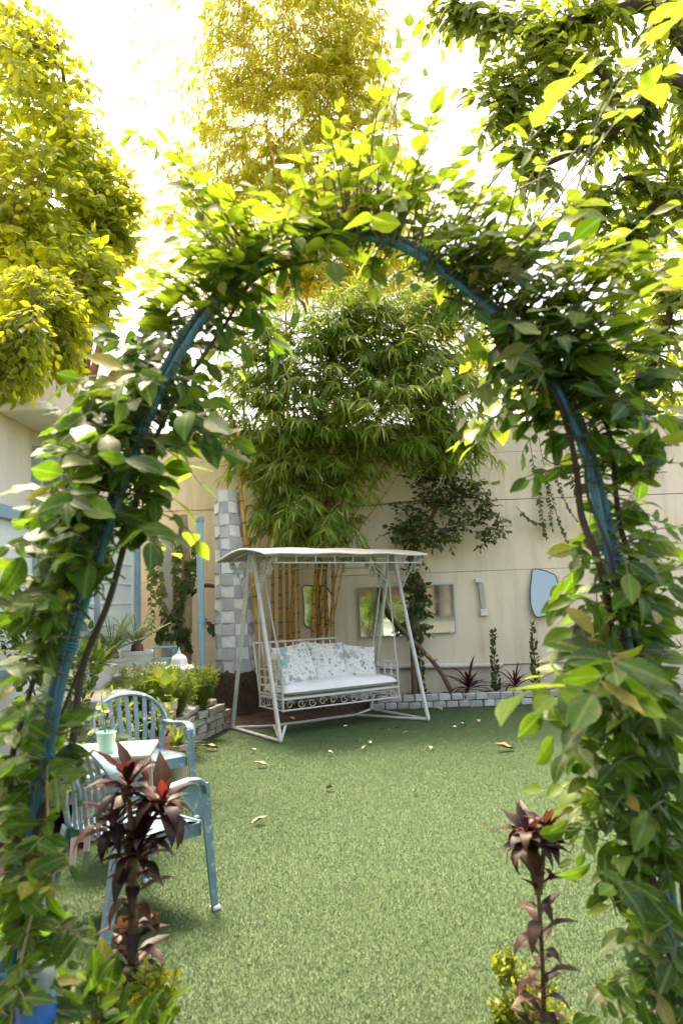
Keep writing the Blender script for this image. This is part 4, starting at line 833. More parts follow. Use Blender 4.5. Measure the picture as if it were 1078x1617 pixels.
make_chair('blue plastic armchair facing the arch across the small table, before the raised bed', 'chair_plastic', (c2[0]-0.07, c2[1]+0.02, 0), R(180+36), 'blue plastic chairs on the lawn')
# small table, mint cup with a dried twig
tc = P(182, 1182, 4.55)
tz = float(tc[2])
tabl = thing('side_table', 'small cream topped table between the two blue chairs', 'table', (tc[0], 4.55, 0), R(8))
part('table_top', MB().box((0, 0, tz-0.012), (0.46, 0.46, 0.024), bev=0.006), 'table_top', tabl)
part('apron', MB().box((0, 0, tz-0.05), (0.40, 0.40, 0.05)), 'table_top', tabl)
for sx in (-1, 1):
    for sy in (-1, 1): part('leg', MB().bar((sx*.17, sy*.17, tz-.07), (sx*.20, sy*.20, 0), 0.04, 0.04, up=(0, 1, 0), w2=.03, h2=.03), 'table_top', tabl)
cp = P(168, 1196, 4.42)
cup = thing('mint_cup', 'mint green cup with thin twigs standing on the small table', 'cup', (cp[0], 4.42, tz))
part('cup', MB().lathe([(0.040, 0), (0.043, 0.004), (0.056, 0.115), (0.059, 0.118), (0.055, 0.122), (0.050, 0.112), (0.040, 0.09)], (0, 0, 0), 24), 'mint', cup)
part('soil', MB().lathe([(0.046, 0.085), (0.046, 0.09), (0.01, 0.098)], (0, 0, 0), 14), 'soil', cup)
for k in range(3):
    a = k*2.2; tp = (0.05*math.cos(a)*1.0, 0.05*math.sin(a), 0.23+0.05*k); part('twig', tb([(0.01*math.cos(a), 0.01*math.sin(a), 0.08), (0.02*math.cos(a+.5), 0.02*math.sin(a+.5), 0.16), tp], 0.0022, 5), 'bark_brown', cup)
L = Leaves()
for k in range(7): L.add(np.array([cp[0]-0.03+random.gauss(0, .012), 4.42, tz+0.22+0.02*k*0.6]), nrm(rnd3()+np.array([0, 0, -.4])), rnd3(), 0.06, 1.2)
foliage(cup, L, OVATE, 'pale_leaf', 7)
# white chair mirrored in the wall mirror stands behind the arch
make_chair('white plastic armchair seen in the wall mirror', 'chair_white', (1.30, -1.9, 0), R(200), None)

# ================================================================== TRUNK, BAMBOO, WALL PLANTS
# cut trunk wrapped in checkered cloth squares
TY = 9.95; tcx = float(P(366, 950, TY)[0]); z_lo = float(P(368, 1060, TY)[2]); z_hi = float(P(361, 776, TY)[2])
tr = thing('wrapped_trunk', 'thick cut trunk wrapped in white and grey checkered squares', 'trunk', (tcx, TY, 0))
def trad(z): k = (z-z_lo)/(z_hi-z_lo); return 0.255-0.062*k+0.018*math.sin(5.5*k)-0.03*max(0, 0.07-k)*8
def tctr(z): k = (z-z_lo)/(z_hi-z_lo); return tcx+0.035*(1-k)-0.03*k+0.012*math.sin(4*k)
m = MB(); zs = np.linspace(0.1, z_hi-0.03, 24); m.tube([(tctr(z), TY, z) for z in zs], [max(0.1, trad(max(z, z_lo))-0.012) for z in zs], 20); part('trunk', m, 'cloth_tile_white', tr, world=True)
rows, cols = 15, 9
for r_ in range(rows):
    for c in range(cols):
        a0 = 2*math.pi*c/cols; a1 = 2*math.pi*(c+1)/cols
        if math.sin((a0+a1)/2) > 0.45: continue                          # the far side rests against nothing in view
        za = z_lo+(z_hi-z_lo)*r_/rows; zb = z_lo+(z_hi-z_lo)*(r_+1)/rows; gz = 0.006; vs = []
        jj = [random.gauss(0, 0.03) for _ in range(6)]
        for s_ in (0, 1):
            for (aa, zz) in ((a0+.012+jj[0], za+gz+jj[1]*.5), ((a0+a1)/2, za+gz), (a1-.012+jj[2], za+gz+jj[3]*.5), (a1-.012+jj[2], zb-gz), ((a0+a1)/2, zb-gz), (a0+.012+jj[0], zb-gz+jj[4]*.5)):
                rr = trad(zz)-0.004+0.010*s_; vs.append((tctr(zz)+rr*math.cos(aa), TY+rr*math.sin(aa), zz))
        n6 = [tuple(range(6))[::-1], tuple(range(6, 12))]+[(i, (i+1) % 6, 6+(i+1) % 6, 6+i) for i in range(6)]
        part('cloth_square', MB().add(vs, n6), 'cloth_tile_grey' if (r_+c) % 2 else 'cloth_tile_white', tr, world=True)
# fibrous root foot
m = MB(); zs = np.linspace(-0.02, z_lo+0.03, 9); m.tube([(tctr(z_lo), TY, z) for z in zs], [0.50-0.27*(i/8)**0.6 for i in range(9)], 22)
A = np.array(m.v); A += RNG.standard_normal(A.shape)*0.012; m.v = [tuple(p) for p in A]; part('root_foot', m, 'fibre', tr, world=True)
m = MB()
for k in range(420):
    a = -math.pi*random.random() if random.random() < .85 else math.pi*random.random(); z1 = z_lo*(0.25+0.75*random.random()); r1 = 0.25+0.20*(1-z1/z_lo)
    p = np.array([tctr(z_lo)+r1*math.cos(a), TY+r1*math.sin(a), z1]); q_ = p+np.array([math.cos(a)*.10*random.random(), math.sin(a)*.10*random.random(), -0.10-0.14*random.random()])
    m.tube([p, (p+q_)/2+rnd3()*.012, q_], [0.006, 0.005, 0.002], 4, cap=False)
part('root_fibre', m, 'fibre', tr, world=True, kind='stuff')

def culm(parent, pts, r0, r1, seg=0.22, mat='culm'):
    sp = smooth_path(pts, 8); L_ = [0]
    for a_, b_ in zip(sp, sp[1:]): L_.append(L_[-1]+np.linalg.norm(b_-a_))
    fine = []; rad = []; d_ = 0; nodes = []; nxt = seg*random.random()
    for i, p in enumerate(sp): fine.append(p); rad.append(r0+(r1-r0)*L_[i]/L_[-1])
    c = part('culm', MB().tube(fine, rad, 9), mat, parent, world=True)
    ring = MB()
    while nxt < L_[-1]-0.05:
        i = max(j for j in range(len(L_)) if L_[j] <= nxt); f_ = (nxt-L_[i])/(L_[i+1]-L_[i]); p = sp[i]*(1-f_)+sp[i+1]*f_; tg = nrm(sp[i+1]-sp[i]); rr = r0+(r1-r0)*nxt/L_[-1]
        ring.tube([p-tg*.010, p-tg*.004, p+tg*.004, p+tg*.010], [rr*1.02, rr*1.18, rr*1.18, rr*1.02], 9, cap=False); nxt += seg*(0.8+0.4*random.random())
    if ring.v: part('node_ring', ring, 'culm_ring', c, world=True, kind='stuff')
    return c
def bamboo_sprays(L, tw, blobs, Yd, size, origin_fn, per=9, dens=1.0, reach=1.0):
    """arching branchlets; every branchlet carries drooping fans of leaves"""
    for (bx_, by_, rx, ry, dn, Y0) in blobs:
        for _ in range(max(2, int(dens*dn*rx*ry/260))):
            a = random.random()*6.283; rr = math.sqrt(random.random()); tx, ty = bx_+rx*rr*math.cos(a), by_+ry*rr*math.sin(a)
            Yt = Y0+random.gauss(0, Yd); tip = P(tx, ty, Yt); o = origin_fn(tip); v = tip-o; v[2] *= .5; v = v+rnd3()*.25*np.array([1, .6, .2]); l = np.linalg.norm(v); ln_ = (0.5+0.5*random.random())*reach
            st = tip-v/max(l, 1e-6)*ln_-np.array([0, 0, .05])
            pts = bez(st, (st+tip)/2+np.array([0, 0, 0.16+.1*random.random()])*reach, tip-np.array([0, 0, .05]), 7); tw.tube(pts, [.005, .0045, .004, .0035, .003, .0025, .002], 3, cap=False)
            for g_ in range(6):
                t = .25+.75*g_/5; i = min(int(t*6), 5); p = pts[i]*(1-(t*6-i))+pts[i+1]*(t*6-i); tg = nrm(pts[i+1]-pts[i]); sd = nrm(np.cross(tg, (0, 0, 1)))*(1 if g_ % 2 else -1)
                fan = nrm(tg*.7+sd*.55*random.random()+rnd3()*.18+np.array([0, -.1, -.28])); q_ = p+fan*.09*reach; tw.tube([p, q_], [.002, .0012], 3, cap=False)
                k_ = random.randint(4, 7); fs_ = nrm(np.cross(fan, rnd3()*.35+np.array([0, -.5, 1])))
                for k in range(k_):
                    th = (k/(k_-1)-.5)*1.7; d = nrm(fan*math.cos(th)+fs_*math.sin(th)+rnd3()*.12+np.array([0, 0, -.22])); L.add(q_, d, nrm(rnd3()*.45+np.array([0, -.35, 1])), size*(0.65+0.6*random.random())*(1-.25*abs(th)), 0.85+0.35*random.random())
# yellow bamboo clump behind the swing
bb = P(470, 1085, 10.35)
bam = thing('bamboo_clump', 'golden stemmed bamboo clump spreading its crown over the swing', 'bamboo', (bb[0], 10.35, 0.0))
def BP(px, py, Y): return P(px, py, Y)
for (x0, x1, x2, yt, Y, r_) in ((432, 430, 425, 640, 10.25, .028), (444, 442, 440, 600, 10.35, .034), (456, 452, 448, 620, 10.2, .026), (464, 462, 466, 560, 10.4, .030), (474, 470, 480, 600, 10.3, .020), (486, 500, 530, 600, 10.3, .024), (498, 505, 560, 590, 10.42, .026), (506, 512, 545, 560, 10.3, .024), (514, 517, 590, 620, 10.45, .022), (522, 524, 500, 640, 10.35, .018), (527, 527, 527, 790, 10.5, .012), (452, 466, 462, 700, 10.15, .016), (490, 520, 640, 680, 10.3, .014), (494, 540, 690, 660, 10.35, .012), (500, 545, 620, 560, 10.25, .012), (482, 510, 600, 700, 10.2, .012), (440, 470, 560, 640, 10.3, .012)):
    b0 = BP(x0, 1085, Y); b0[2] = 0.05
    culm(bam, [b0, BP((x0+x1)/2, 1000, Y), BP(x1, 880, Y), BP((x1+x2)/2, (880+yt)/2, Y-.05), BP(x2, yt, Y-.1)], r_, r_*0.55)
sheath = MB()
for k in range(60):
    a = random.uniform(0, 6.28); p = BP(random.uniform(425, 530), 1070, 10.3+random.uniform(-.15, .15)); p[2] = 0.0; q_ = p+np.array([random.gauss(0, .1), random.gauss(0, .06), .15+.25*random.random()]); sheath.tube([p, q_], [.012, .003], 4)
part('root_shoot', sheath, 'bark_brown', bam, world=True, kind='stuff')
LB_ = Leaves(); tw = MB(); cb = BP(500, 800, 10.35)
blobs = [(560, 560, 160, 70, 1.3, 9.8), (460, 620, 90, 80, 1.3, 9.8), (640, 610, 110, 85, 1.4, 9.75), (430, 720, 65, 75, 1.1, 9.9), (705, 630, 55, 70, 1.2, 9.75), (540, 500, 140, 50, 1.2, 9.85), (460, 815, 70, 45, 1.5, 9.8), (525, 840, 60, 28, 1.4, 9.8), (540, 700, 100, 60, .9, 10.1), (345, 700, 45, 55, .7, 10.1), (690, 700, 60, 40, .6, 10.1), (620, 490, 140, 60, 1.2, 9.9), (400, 560, 60, 70, 1.0, 9.9), (590, 800, 30, 40, .45, 10.0), (470, 750, 80, 60, 1.1, 10.0), (330, 660, 40, 40, .5, 10.2), (600, 650, 120, 70, .8, 10.2), (680, 560, 70, 50, 1.0, 9.8), (735, 640, 55, 60, 1.0, 9.8), (690, 700, 80, 35, .7, 9.9), (760, 700, 45, 35, .6, 10.0), (380, 640, 55, 80, .8, 10.0), (650, 470, 130, 45, 1.2, 9.9)]
bamboo_sprays(LB_, tw, blobs, 0.22, 0.25, lambda tip: cb+np.array([0.55*(tip[0]-cb[0]), 0, max(0, 0.5*(tip[2]-cb[2]))]), dens=1.9)
part('twig', tw, 'bark_tan', bam, world=True, kind='stuff'); foliage(bam, LB_, LANCE, 'bamboo_leaf', 290); print('bamboo', len(LB_.p))
# single leaning pole beside the trunk
lp = thing('leaning_bamboo_pole', 'single golden bamboo pole leaning beside the checkered trunk', 'bamboo pole', tuple(G(415, 1090)[:2])+(0,))
culm(lp, [P(418, 1090, 9.85), P(404, 960, 9.8), P(388, 850, 9.8), P(379, 760, 9.8), P(376, 672, 9.8)], 0.034, 0.026, 0.30)

# wavy wall mirror behind the culms
def wavy_mirror(label, px, py, wpx, hpx, seed, tilt=0, glass='mirror'):
    c = P(px, py, WY); sx = wpx/F*WY/2; sz = hpx/F*WY/2; ol = []
    for a in np.linspace(0, 2*math.pi, 36, endpoint=False):
        k = 1+0.07*math.sin(3*a+seed)+0.05*math.sin(5*a+seed*2); u_, v_ = math.cos(a), math.sin(a); u2 = math.copysign(abs(u_)**0.55, u_); v2 = math.copysign(abs(v_)**0.55, v_)
        x, z = u2*sx*k, v2*sz*k; ol.append((x*math.cos(tilt)-z*math.sin(tilt), 0, x*math.sin(tilt)+z*math.cos(tilt)))
    t = thing('wall_mirror', label, 'mirror', (c[0], WY-0.02, c[2]-sz))
    part('mirror_glass', MB().plate([(x, 0, z+sz) for x, y, z in ol], (0, -0.012, 0), (0, 0.012, 0)), glass, t)
    part('rim', MB().tube([(x*1.01, -0.006, z*1.01+sz) for x, y, z in ol]+[(ol[0][0]*1.01, -.006, ol[0][2]*1.01+sz)], 0.010, 6), 'wire', t); return t
wavy_mirror('wavy edged wall mirror half hidden behind the bamboo culms', 500, 957, 44, 66, 1.0)
pm = wavy_mirror('pale wavy edged wall mirror on the bare cream wall', 857, 937, 44, 70, 2.2, -0.03, 'mirror_old')
pm.location.y -= 0.075; pm.rotation_euler = (R(-6), 0, 0)          # hangs tipped back, so it shows the sky
def flat_mirror(label, x0, x1, y0, y1):
    a = P(x0, y0, WY); b = P(x1, y1, WY); cx, cz = (a[0]+b[0])/2, (a[2]+b[2])/2; sx, sz = abs(b[0]-a[0])/2, abs(a[2]-b[2])/2
    t = thing('wall_mirror', label, 'mirror', (cx, WY-0.03, cz-sz))
    part('mirror_glass', MB().box((0, 0, sz), (2*sx, 0.02, 2*sz)), 'mirror', t)
    fr = MB(); fr.box((0, -0.004, 0.006), (2*sx+.02, .03, .012)); fr.box((0, -0.004, 2*sz-.006), (2*sx+.02, .03, .012)); fr.box((-sx, -0.005, sz), (.012, .03, 2*sz-.02)); fr.box((sx, -0.005, sz), (.012, .03, 2*sz-.02))
    part('frame', fr, 'frame_grey', t)
    for x in (-sx*.8, sx*.75): part('clip', MB().box((x, -.022, .01), (.03, .012, .03), bev=.003), 'pot_white', t)
flat_mirror('long rectangular wall mirror behind the swing, nearest the bamboo culms', 566, 652, 928, 1004)
flat_mirror('rectangular wall mirror beside the climbing shrub, past the swing', 658, 718, 924, 999)
c = P(760, 942, WY)
wl = thing('wall_light', 'narrow weathered wooden batten with white ends hung on the wall', 'wall fitting', (c[0], WY-0.04, c[2]-.26))
part('board', MB().box((0, 0, .27), (.075, .05, .36), bev=.006, M3=[[1, 0, -.06], [0, 1, 0], [0, 0, 1]]), 'grey_wood', wl)
part('end_cap', MB().box((0.012, 0, .035), (.10, .07, .10), bev=.006), 'pot_white', wl); part('end_cap', MB().box((-.035, 0, .49), (.11, .07, .06), bev=.006), 'pot_white', wl)

# climbing shrub on the wall
cs = G(655, 1095); cs = np.array([P(655, 1090, 10.5)[0], 10.5, 0.1])
cl = thing('climbing_shrub', 'twisted shrub trained up the wall past the swing roof', 'shrub', tuple(cs))
def stem(t, pts, r0, r1, mat='bark_brown', n=7, name='stem'):
    sp = smooth_path(pts, 6); sp = [p+rnd3()*0.004 for p in sp]; return part(name, MB().tube(sp, list(np.linspace(r0, r1, len(sp))), n), mat, t, world=True)
stem(cl, [cs, P(652, 1000, 10.5), P(660, 930, 10.5), P(648, 880, 10.55), P(655, 850, 10.5), P(675, 825, 10.5), P(690, 800, 10.5)], .05, .03, name='trunk')
stem(cl, [P(655, 855, 10.5), P(640, 848, 10.45), P(628, 838, 10.45)], .022, .01); stem(cl, [P(690, 800, 10.5), P(720, 785, 10.5), P(760, 790, 10.5), P(785, 820, 10.5)], .025, .008)
stem(cl, [P(668, 832, 10.5), P(700, 835, 10.45), P(740, 828, 10.45)], .018, .007); stem(cl, [P(684, 806, 10.5), P(682, 775, 10.5), P(690, 752, 10.5)], .018, .006)
L = Leaves(); tw = MB()
for (bx_, by_, rx, ry, n_) in ((700, 765, 55, 30, 95), (740, 790, 45, 42, 80), (768, 825, 24, 34, 45), (640, 840, 28, 16, 55), (690, 845, 45, 12, 55), (655, 900, 12, 40, 40), (660, 960, 14, 50, 55), (650, 810, 30, 18, 35), (690, 740, 40, 14, 50)):
    for _ in range(n_):
        a = random.random()*6.283; rr = math.sqrt(random.random()); p = P(bx_+rx*rr*math.cos(a), by_+ry*rr*math.sin(a), 10.42+random.gauss(0, .09)); q_ = p+nrm(rnd3()+np.array([0, -.3, -.2]))*(.12+.08*random.random())
        tw.tube([p, q_], [.003, .0015], 3, cap=False); twig_leaves(L, [p, (p+q_)/2, q_], 5, .085, 0.1, droop=.3, jit=.6)
part('twig', tw, 'bark_brown', cl, world=True, kind='stuff'); foliage(cl, L, OVAL, 'wall_leaf', 120)
lb = thing('leaning_branch', 'bare brown branch leaning between swing and kerb', 'branch', tuple(P(712, 1092, 10.45)[:2])+(.12,))
stem(lb, [P(712, 1092, 10.45), P(695, 1060, 10.4), P(668, 1028, 10.3), P(640, 1000, 10.2), P(612, 960, 10.2), P(598, 905, 10.2), P(590, 880, 10.2)], .034, .022, 'bark_brown')
stem(lb, [P(672, 1033, 10.3), P(684, 1042, 10.25), P(690, 1041, 10.25)], .014, .010, 'bark_tan', name='stub')
# creeper spilling over the wall
cr = thing('hanging_creeper', 'small leaved creeper hanging over the wall top in loops', 'creeper', tuple(P(860, 860, 10.6)), kind=None)
L = Leaves(); sm = MB()
for (x0, y0, x1, y1, x2, y2) in ((835, 690, 850, 780, 862, 850), (850, 690, 868, 790, 900, 868), (870, 700, 880, 800, 930, 838), (890, 700, 905, 770, 925, 825), (815, 800, 840, 822, 858, 826), (862, 700, 862, 760, 872, 835), (980, 700, 1000, 740, 1050, 745), (960, 690, 1010, 700, 1060, 700), (930, 690, 960, 730, 1000, 735)):
    pts = bez(P(x0, y0, 10.66), P(x1, y1+10, 10.58), P(x2, y2, 10.66), 12); sm.tube(pts, .005, 4, cap=False); twig_leaves(L, pts, 42, .075, .15, droop=.4, jit=.7)
part('stem', sm, 'bark_brown', cr, world=True, kind='stuff'); foliage(cr, L, OVAL, 'wall_leaf', 80)

# ------------------------------------------------------------------ plants in the wall bed
def strap_plant(name, label, base, n, size, mat, tpl=STRAP, h0=0.1, group=None, stemr=.012, spread=1.0):
    t = thing(name, label, 'plant', base, group=group); L = Leaves(); base = np.asarray(base, float)
    part('stem', MB().tube([base, base+np.array([.01, 0, h0])], [stemr, stemr*.8], 7), 'bark_brown', t, world=True)
    for k in range(n):
        a = k*2.399+random.random()*.4; el = 1.35-1.25*(k/n)*spread; d = np.array([math.cos(a)*math.cos(el), math.sin(a)*math.cos(el), math.sin(el)]); nn = np.array([-math.cos(a)*math.sin(el), -math.sin(a)*math.sin(el), math.cos(el)])
        L.add(base+np.array([.01, 0, h0*(1-.5*k/n)]), d, nn, size*(.7+.5*random.random()), .9)
    foliage(t, L, tpl, mat, n); return t
for i, (px, py, sz, lab) in enumerate(((738, 1088, .42, 'maroon strap leaved plant in the wall bed next to the leaning branch'), (812, 1084, .34, 'small maroon strap leaved plant beside the slim upright shrub'))):
    b = P(px, py, 10.45); b[2] = .12; strap_plant('cordyline', lab, tuple(b), 34, sz, 'maroon_strap', h0=.12, group='strap plants in the wall bed')
for px, y0, y1, lab in ((665, 1088, 1010, 'slim upright shrub in the wall bed against the leaning branch'), (783, 1084, 1000, 'slim upright spire shrub between the two maroon strap plants'), (846, 1080, 985, 'slim upright shrub under the pale wavy mirror')):
    b = P(px, y0, 10.5); b[2] = .12; tpz = float(P(px-2, y1, 10.5)[2]); t = thing('spire_shrub', lab, 'shrub', tuple(b), group='slim shrubs in the wall bed'); L = Leaves()
    part('stem', MB().tube([b, np.array([b[0]-.01, b[1], tpz])], [.014, .004], 6), 'bark_brown', t, world=True)
    for k in range(120):
        f_ = random.random()**1.2; a = random.random()*6.283; z = b[2]+.02+f_*(tpz-b[2]); r_ = .11*(1-f_*.85); p = np.array([b[0]+r_*.3*math.cos(a), b[1]+r_*.3*math.sin(a), z]); L.add(p, nrm(np.array([math.cos(a), math.sin(a), 1.1])), rnd3(), .05+.03*random.random(), 1.2)
    foliage(t, L, SMALL, 'wall_leaf', 0)
def bush(name, label, base, blobs, n, size, tpl, mat, cat='shrub', nparts=0, group=None, per=5, stems=4, up=(0, -.3, 1), smat='bark_brown', droop=.2):
    """blobs in metres: centre, radii"""
    t = thing(name, label, cat, tuple(base), group=group); base = np.asarray(base, float); L = Leaves(); tw = MB()
    for k in range(stems):
        c_, r_ = blobs[k % len(blobs)]; tp = np.asarray(c_)+rnd3()*np.asarray(r_)*.3; part('stem', MB().tube(bez(base+rnd3()*.01*np.array([1, 1, 0]), (base+tp)/2+rnd3()*.04, tp, 7), list(np.linspace(.012, .004, 7)), 6), smat, t, world=True)
    for c_, r_ in blobs:
        for _ in range(n):
            v = nrm(rnd3())*random.random()**.4; p = np.asarray(c_)+v*np.asarray(r_); q_ = p-nrm(p-base+np.array([0, 0, .1]))*size*1.6
            tw.tube([q_, p], [.0022, .001], 3, cap=False); twig_leaves(L, [q_, (p+q_)/2, p], per, size, 0.1, up=up, droop=droop, jit=.5)
    part('twig', tw, smat, t, world=True, kind='stuff'); foliage(t, L, tpl, mat, nparts); return t
# house-side bed
def gnd(px, py, z): return G(px, py, z)
for (px, py, Y, r_, n_, lab) in ((272, 1082, 7.6, (.34, .3, .24), 1, 'feathery fern spilling over the brick bed below the white domed lid'), (212, 1082, 7.2, (.34, .25, .20), 1, 'feathery fern behind the blue chair back'), (318, 1072, 8.5, (.22, .2, .17), 1, 'feathery fern at the end of the raised bed by the pipe foot')):
    c_ = P(px, py, Y); t = thing('asparagus_fern', lab, 'fern', (c_[0], Y, .24), group='ferns in the raised bed'); L = Leaves(); tw = MB(); b = np.array([c_[0], Y, .22])
    for k in range(90):
        v = nrm(rnd3()+np.array([0, 0, .35])); tp = c_+v*np.asarray(r_)*(.6+.5*random.random()); tp[2] = max(tp[2], .26); pts = bez(b+rnd3()*.04*np.array([1, 1, 0]), (b+tp)/2+np.array([0, 0, .14]), tp, 8); tw.tube(pts, .0016, 3, cap=False)
        for j in range(60):
            f_ = .2+.8*random.random(); i = min(int(f_*7), 6); p = pts[i]*(1-(f_*7-i))+pts[i+1]*(f_*7-i); L.add(p, nrm(rnd3()+np.array([0, 0, .3])), rnd3(), .045+.03*random.random(), 1.6)
    part('frond_stem', tw, 'twig_green', t, world=True, kind='stuff'); foliage(t, L, NEEDLE, 'fern_leaf', 0)
def cycad(label, base, n, ln, group='palms on the ledge'):
    t = thing('cycad_palm', label, 'palm', tuple(base), group=group); base = np.asarray(base, float)
    part('stem', MB().lathe([(.05, 0), (.07, .04), (.06, .10), (.03, .13)], (0, 0, 0), 12), 'bark_brown', t)
    for k in range(n):
        a = k*2.399; el = 1.25-.9*k/n; d = np.array([math.cos(a)*math.cos(el), math.sin(a)*math.cos(el), math.sin(el)]); tp = base+d*ln+np.array([0, 0, .02]); md = base+d*ln*.55+np.array([0, 0, .10]); pts = bez(base+np.array([0, 0, .1]), md, tp, 12)
        fr = part('frond', MB().tube(pts, list(np.linspace(.006, .002, 12)), 4), 'twig_green', t, world=True); L = Leaves()
        for j in range(46):
            f_ = .14+.86*j/46; i = min(int(f_*11), 10); p = pts[i]*(1-(f_*11-i))+pts[i+1]*(f_*11-i); tg = nrm(pts[i+1]-pts[i]); sd = nrm(np.cross(tg, (0, 0, 1)))
            for sg in (-1, 1): L.add(p, nrm(sd*sg+tg*.55+np.array([0, 0, .25])), np.array([0, 0, 1.0]), ln*.30*(1-.55*f_)*(.9+.2*random.random()), .75)
        foliage(fr, L, NEEDLE, 'cycad_leaf', 0, 'leaflet')
def pot(name, label, base, r0, r1, h_, mat, sq=False, n=20, rim=True, group=None, fn=None):
    t = thing(name, label, 'plant pot', tuple(base), rz=random.random()*.3, group=group)
    pr = [(r0, 0), (r1, h_*.86)]+([(r1*1.08, h_*.87), (r1*1.10, h_*.985), (r1*1.04, h_)] if rim else [(r1, h_)])+[(r1*.92, h_*.99), (r1*.86, h_*.82)]
    part('pot', MB().lathe(pr, (0, 0, 0), 4 if sq else n, sq=sq, fn=fn), mat, t, smooth=not sq); part('soil', MB().lathe([(r1*.84, h_*.80), (r1*.84, h_*.86), (.01, h_*.88)], (0, 0, 0), 4 if sq else 14, sq=sq), 'soil', t, smooth=False); return t
LZ = .72
def onledge(px, Y): q_ = P(px, 1040, Y); return (float(q_[0]), Y, LZ)
pA = onledge(217, 8.15); pot('square_planter', 'white square tapered planter on the ledge holding a palm', pA, .105, .155, .29, 'pot_white', sq=True, group='white pots on the ledge')
cycad('grey green palm rising from the square tapered planter', (pA[0], pA[1], LZ+.25), 13, .46)
pB = onledge(178, 7.8); pot('square_planter', 'narrow white tapered planter beside the ornate pot', pB, .085, .115, .24, 'pot_white', sq=True, group='white pots on the ledge')
cycad('grey green palm rising from the narrow tapered planter', (pB[0], pB[1], LZ+.2), 15, .50)
pC = onledge(148, 7.2); pot('ornate_pot', 'round white pot with fluted relief on the ledge', (pC[0]+.04, 7.2, LZ), .10, .16, .22, 'pot_white', group='white pots on the ledge', fn=lambda a, z: 1+.05*math.sin(12*a))
strap_plant('spider_plant', 'tuft of thin arching leaves in the fluted white pot', (pC[0]+.04, 7.2, LZ+.18), 44, .36, 'fern_leaf', tpl=LANCE, h0=.02)
pD = onledge(247, 8.45); pot('small_pot', 'short white pot beside the teal wire rack', pD, .085, .10, .13, 'pot_white', group='white pots on the ledge')
pE = onledge(196, 7.55); pot('shallow_bowl', 'shallow white bowl pot before the square planters', (pE[0]+.05, 7.45, LZ), .10, .15, .10, 'pot_white', group='white pots on the ledge')
bush('bowl_plant', 'few brown stubs growing in the shallow white bowl', (pE[0]+.05, 7.45, LZ+.08), [((pE[0]+.05, 7.45, LZ+.15), (.08, .08, .05))], 10, .04, SMALL, 'dry_leaf', nparts=0)
rk = thing('wire_rack', 'small teal wire rack on the ledge behind the planters', 'rack', (pD[0]+.04, 8.62, LZ)); f4 = MB()
for sx in (-1, 1):
    for sy in (-1, 1): part('post', tb([(sx*.13, sy*.09, 0), (sx*.13, sy*.09, .30)], .008, 6), 'teal_wire', rk)
for z in (.02, .16, .29): part('shelf_ring', tb([(-.13, -.09, z), (.13, -.09, z), (.13, .09, z), (-.13, .09, z), (-.13, -.09, z)], .008, 6), 'teal_wire', rk)
part('holder', MB().lathe([(.06, .02), (.07, .14), (.066, .15), (.05, .14)], (0, 0, 0), 12), 'frame_grey', rk)
dl = P(283, 1050, 8.1); dz = float(P(283, 1058, 8.1)[2])
dm = thing('domed_lantern', 'white stupa shaped lantern cap on a square post in the ferns', 'lantern', (dl[0], 8.1, .24))
part('post', MB().box((0, 0, (dz-.24)/2), (.16, .16, dz-.24), bev=.008), 'pot_white', dm)
part('brim', MB().lathe([(.13, dz-.24), (.135, dz-.225), (.12, dz-.20), (.10, dz-.198)], (0, 0, 0), 4, sq=True), 'pot_white', dm, smooth=False)
part('dome', MB().lathe([(.10, 0), (.104, .01), (.092, .022), (.09, .04), (.086, .07), (.07, .10), (.045, .118), (.022, .128), (.018, .15), (.010, .165), (.004, .20)], (0, 0, dz-.198), 20), 'pot_white', dm)
# potted plants by the far chair
for (px, py, z, Y, r_, mat, lab, lab2, lm, tpl, sz) in ((253, 1165, .2, 6.1, .075, 'terracotta', 'small terracotta pot beside the chair arm', 'small leafy plant in the terracotta pot', 'pothos_leaf', OVATE, .08), (278, 1178, .2, 6.3, .11, 'clay_tan', 'tan clay bowl pot under the chair arm', 'grassy tuft in the tan clay pot', 'fern_leaf', LANCE, .2), (258, 1110, .2, 7.1, .12, 'clay_tan', 'clay pot hidden in yellow heart leaves on the bed', 'yellow green heart leaved plant on the brick bed', 'pothos_leaf', HEART, .13), (248, 1075, .2, 7.9, .13, 'clay_tan', 'tall tan clay pot among the ferns', 'fern sprouting from the tall tan pot', 'fern_leaf', LANCE, .16)):
    q_ = P(px, py, Y); zb = float(P(px, py+12, Y)[2]); zb = max(zb, .25 if q_[0] < -1.76 else .02)
    if q_[0] >= -1.76: zb = 0.0
    hh = max(.14, float(q_[2])-zb+.02)
    pot('clay_pot', lab, (q_[0], Y, zb), r_*.72, r_, hh, mat, group='clay pots around the bed')
    if tpl is LANCE: strap_plant('tuft_plant', lab2, (q_[0], Y, zb+hh*.85), 46, sz*1.3, lm, tpl=LANCE, h0=.02)
    else: bush('potted_plant', lab2, (q_[0], Y, zb+hh*.85), [((q_[0]+.02, Y-.02, zb+hh+.16), (.16, .15, .14))], 14, sz, tpl, lm, cat='plant', nparts=50, per=4, stems=5, smat='twig_green')
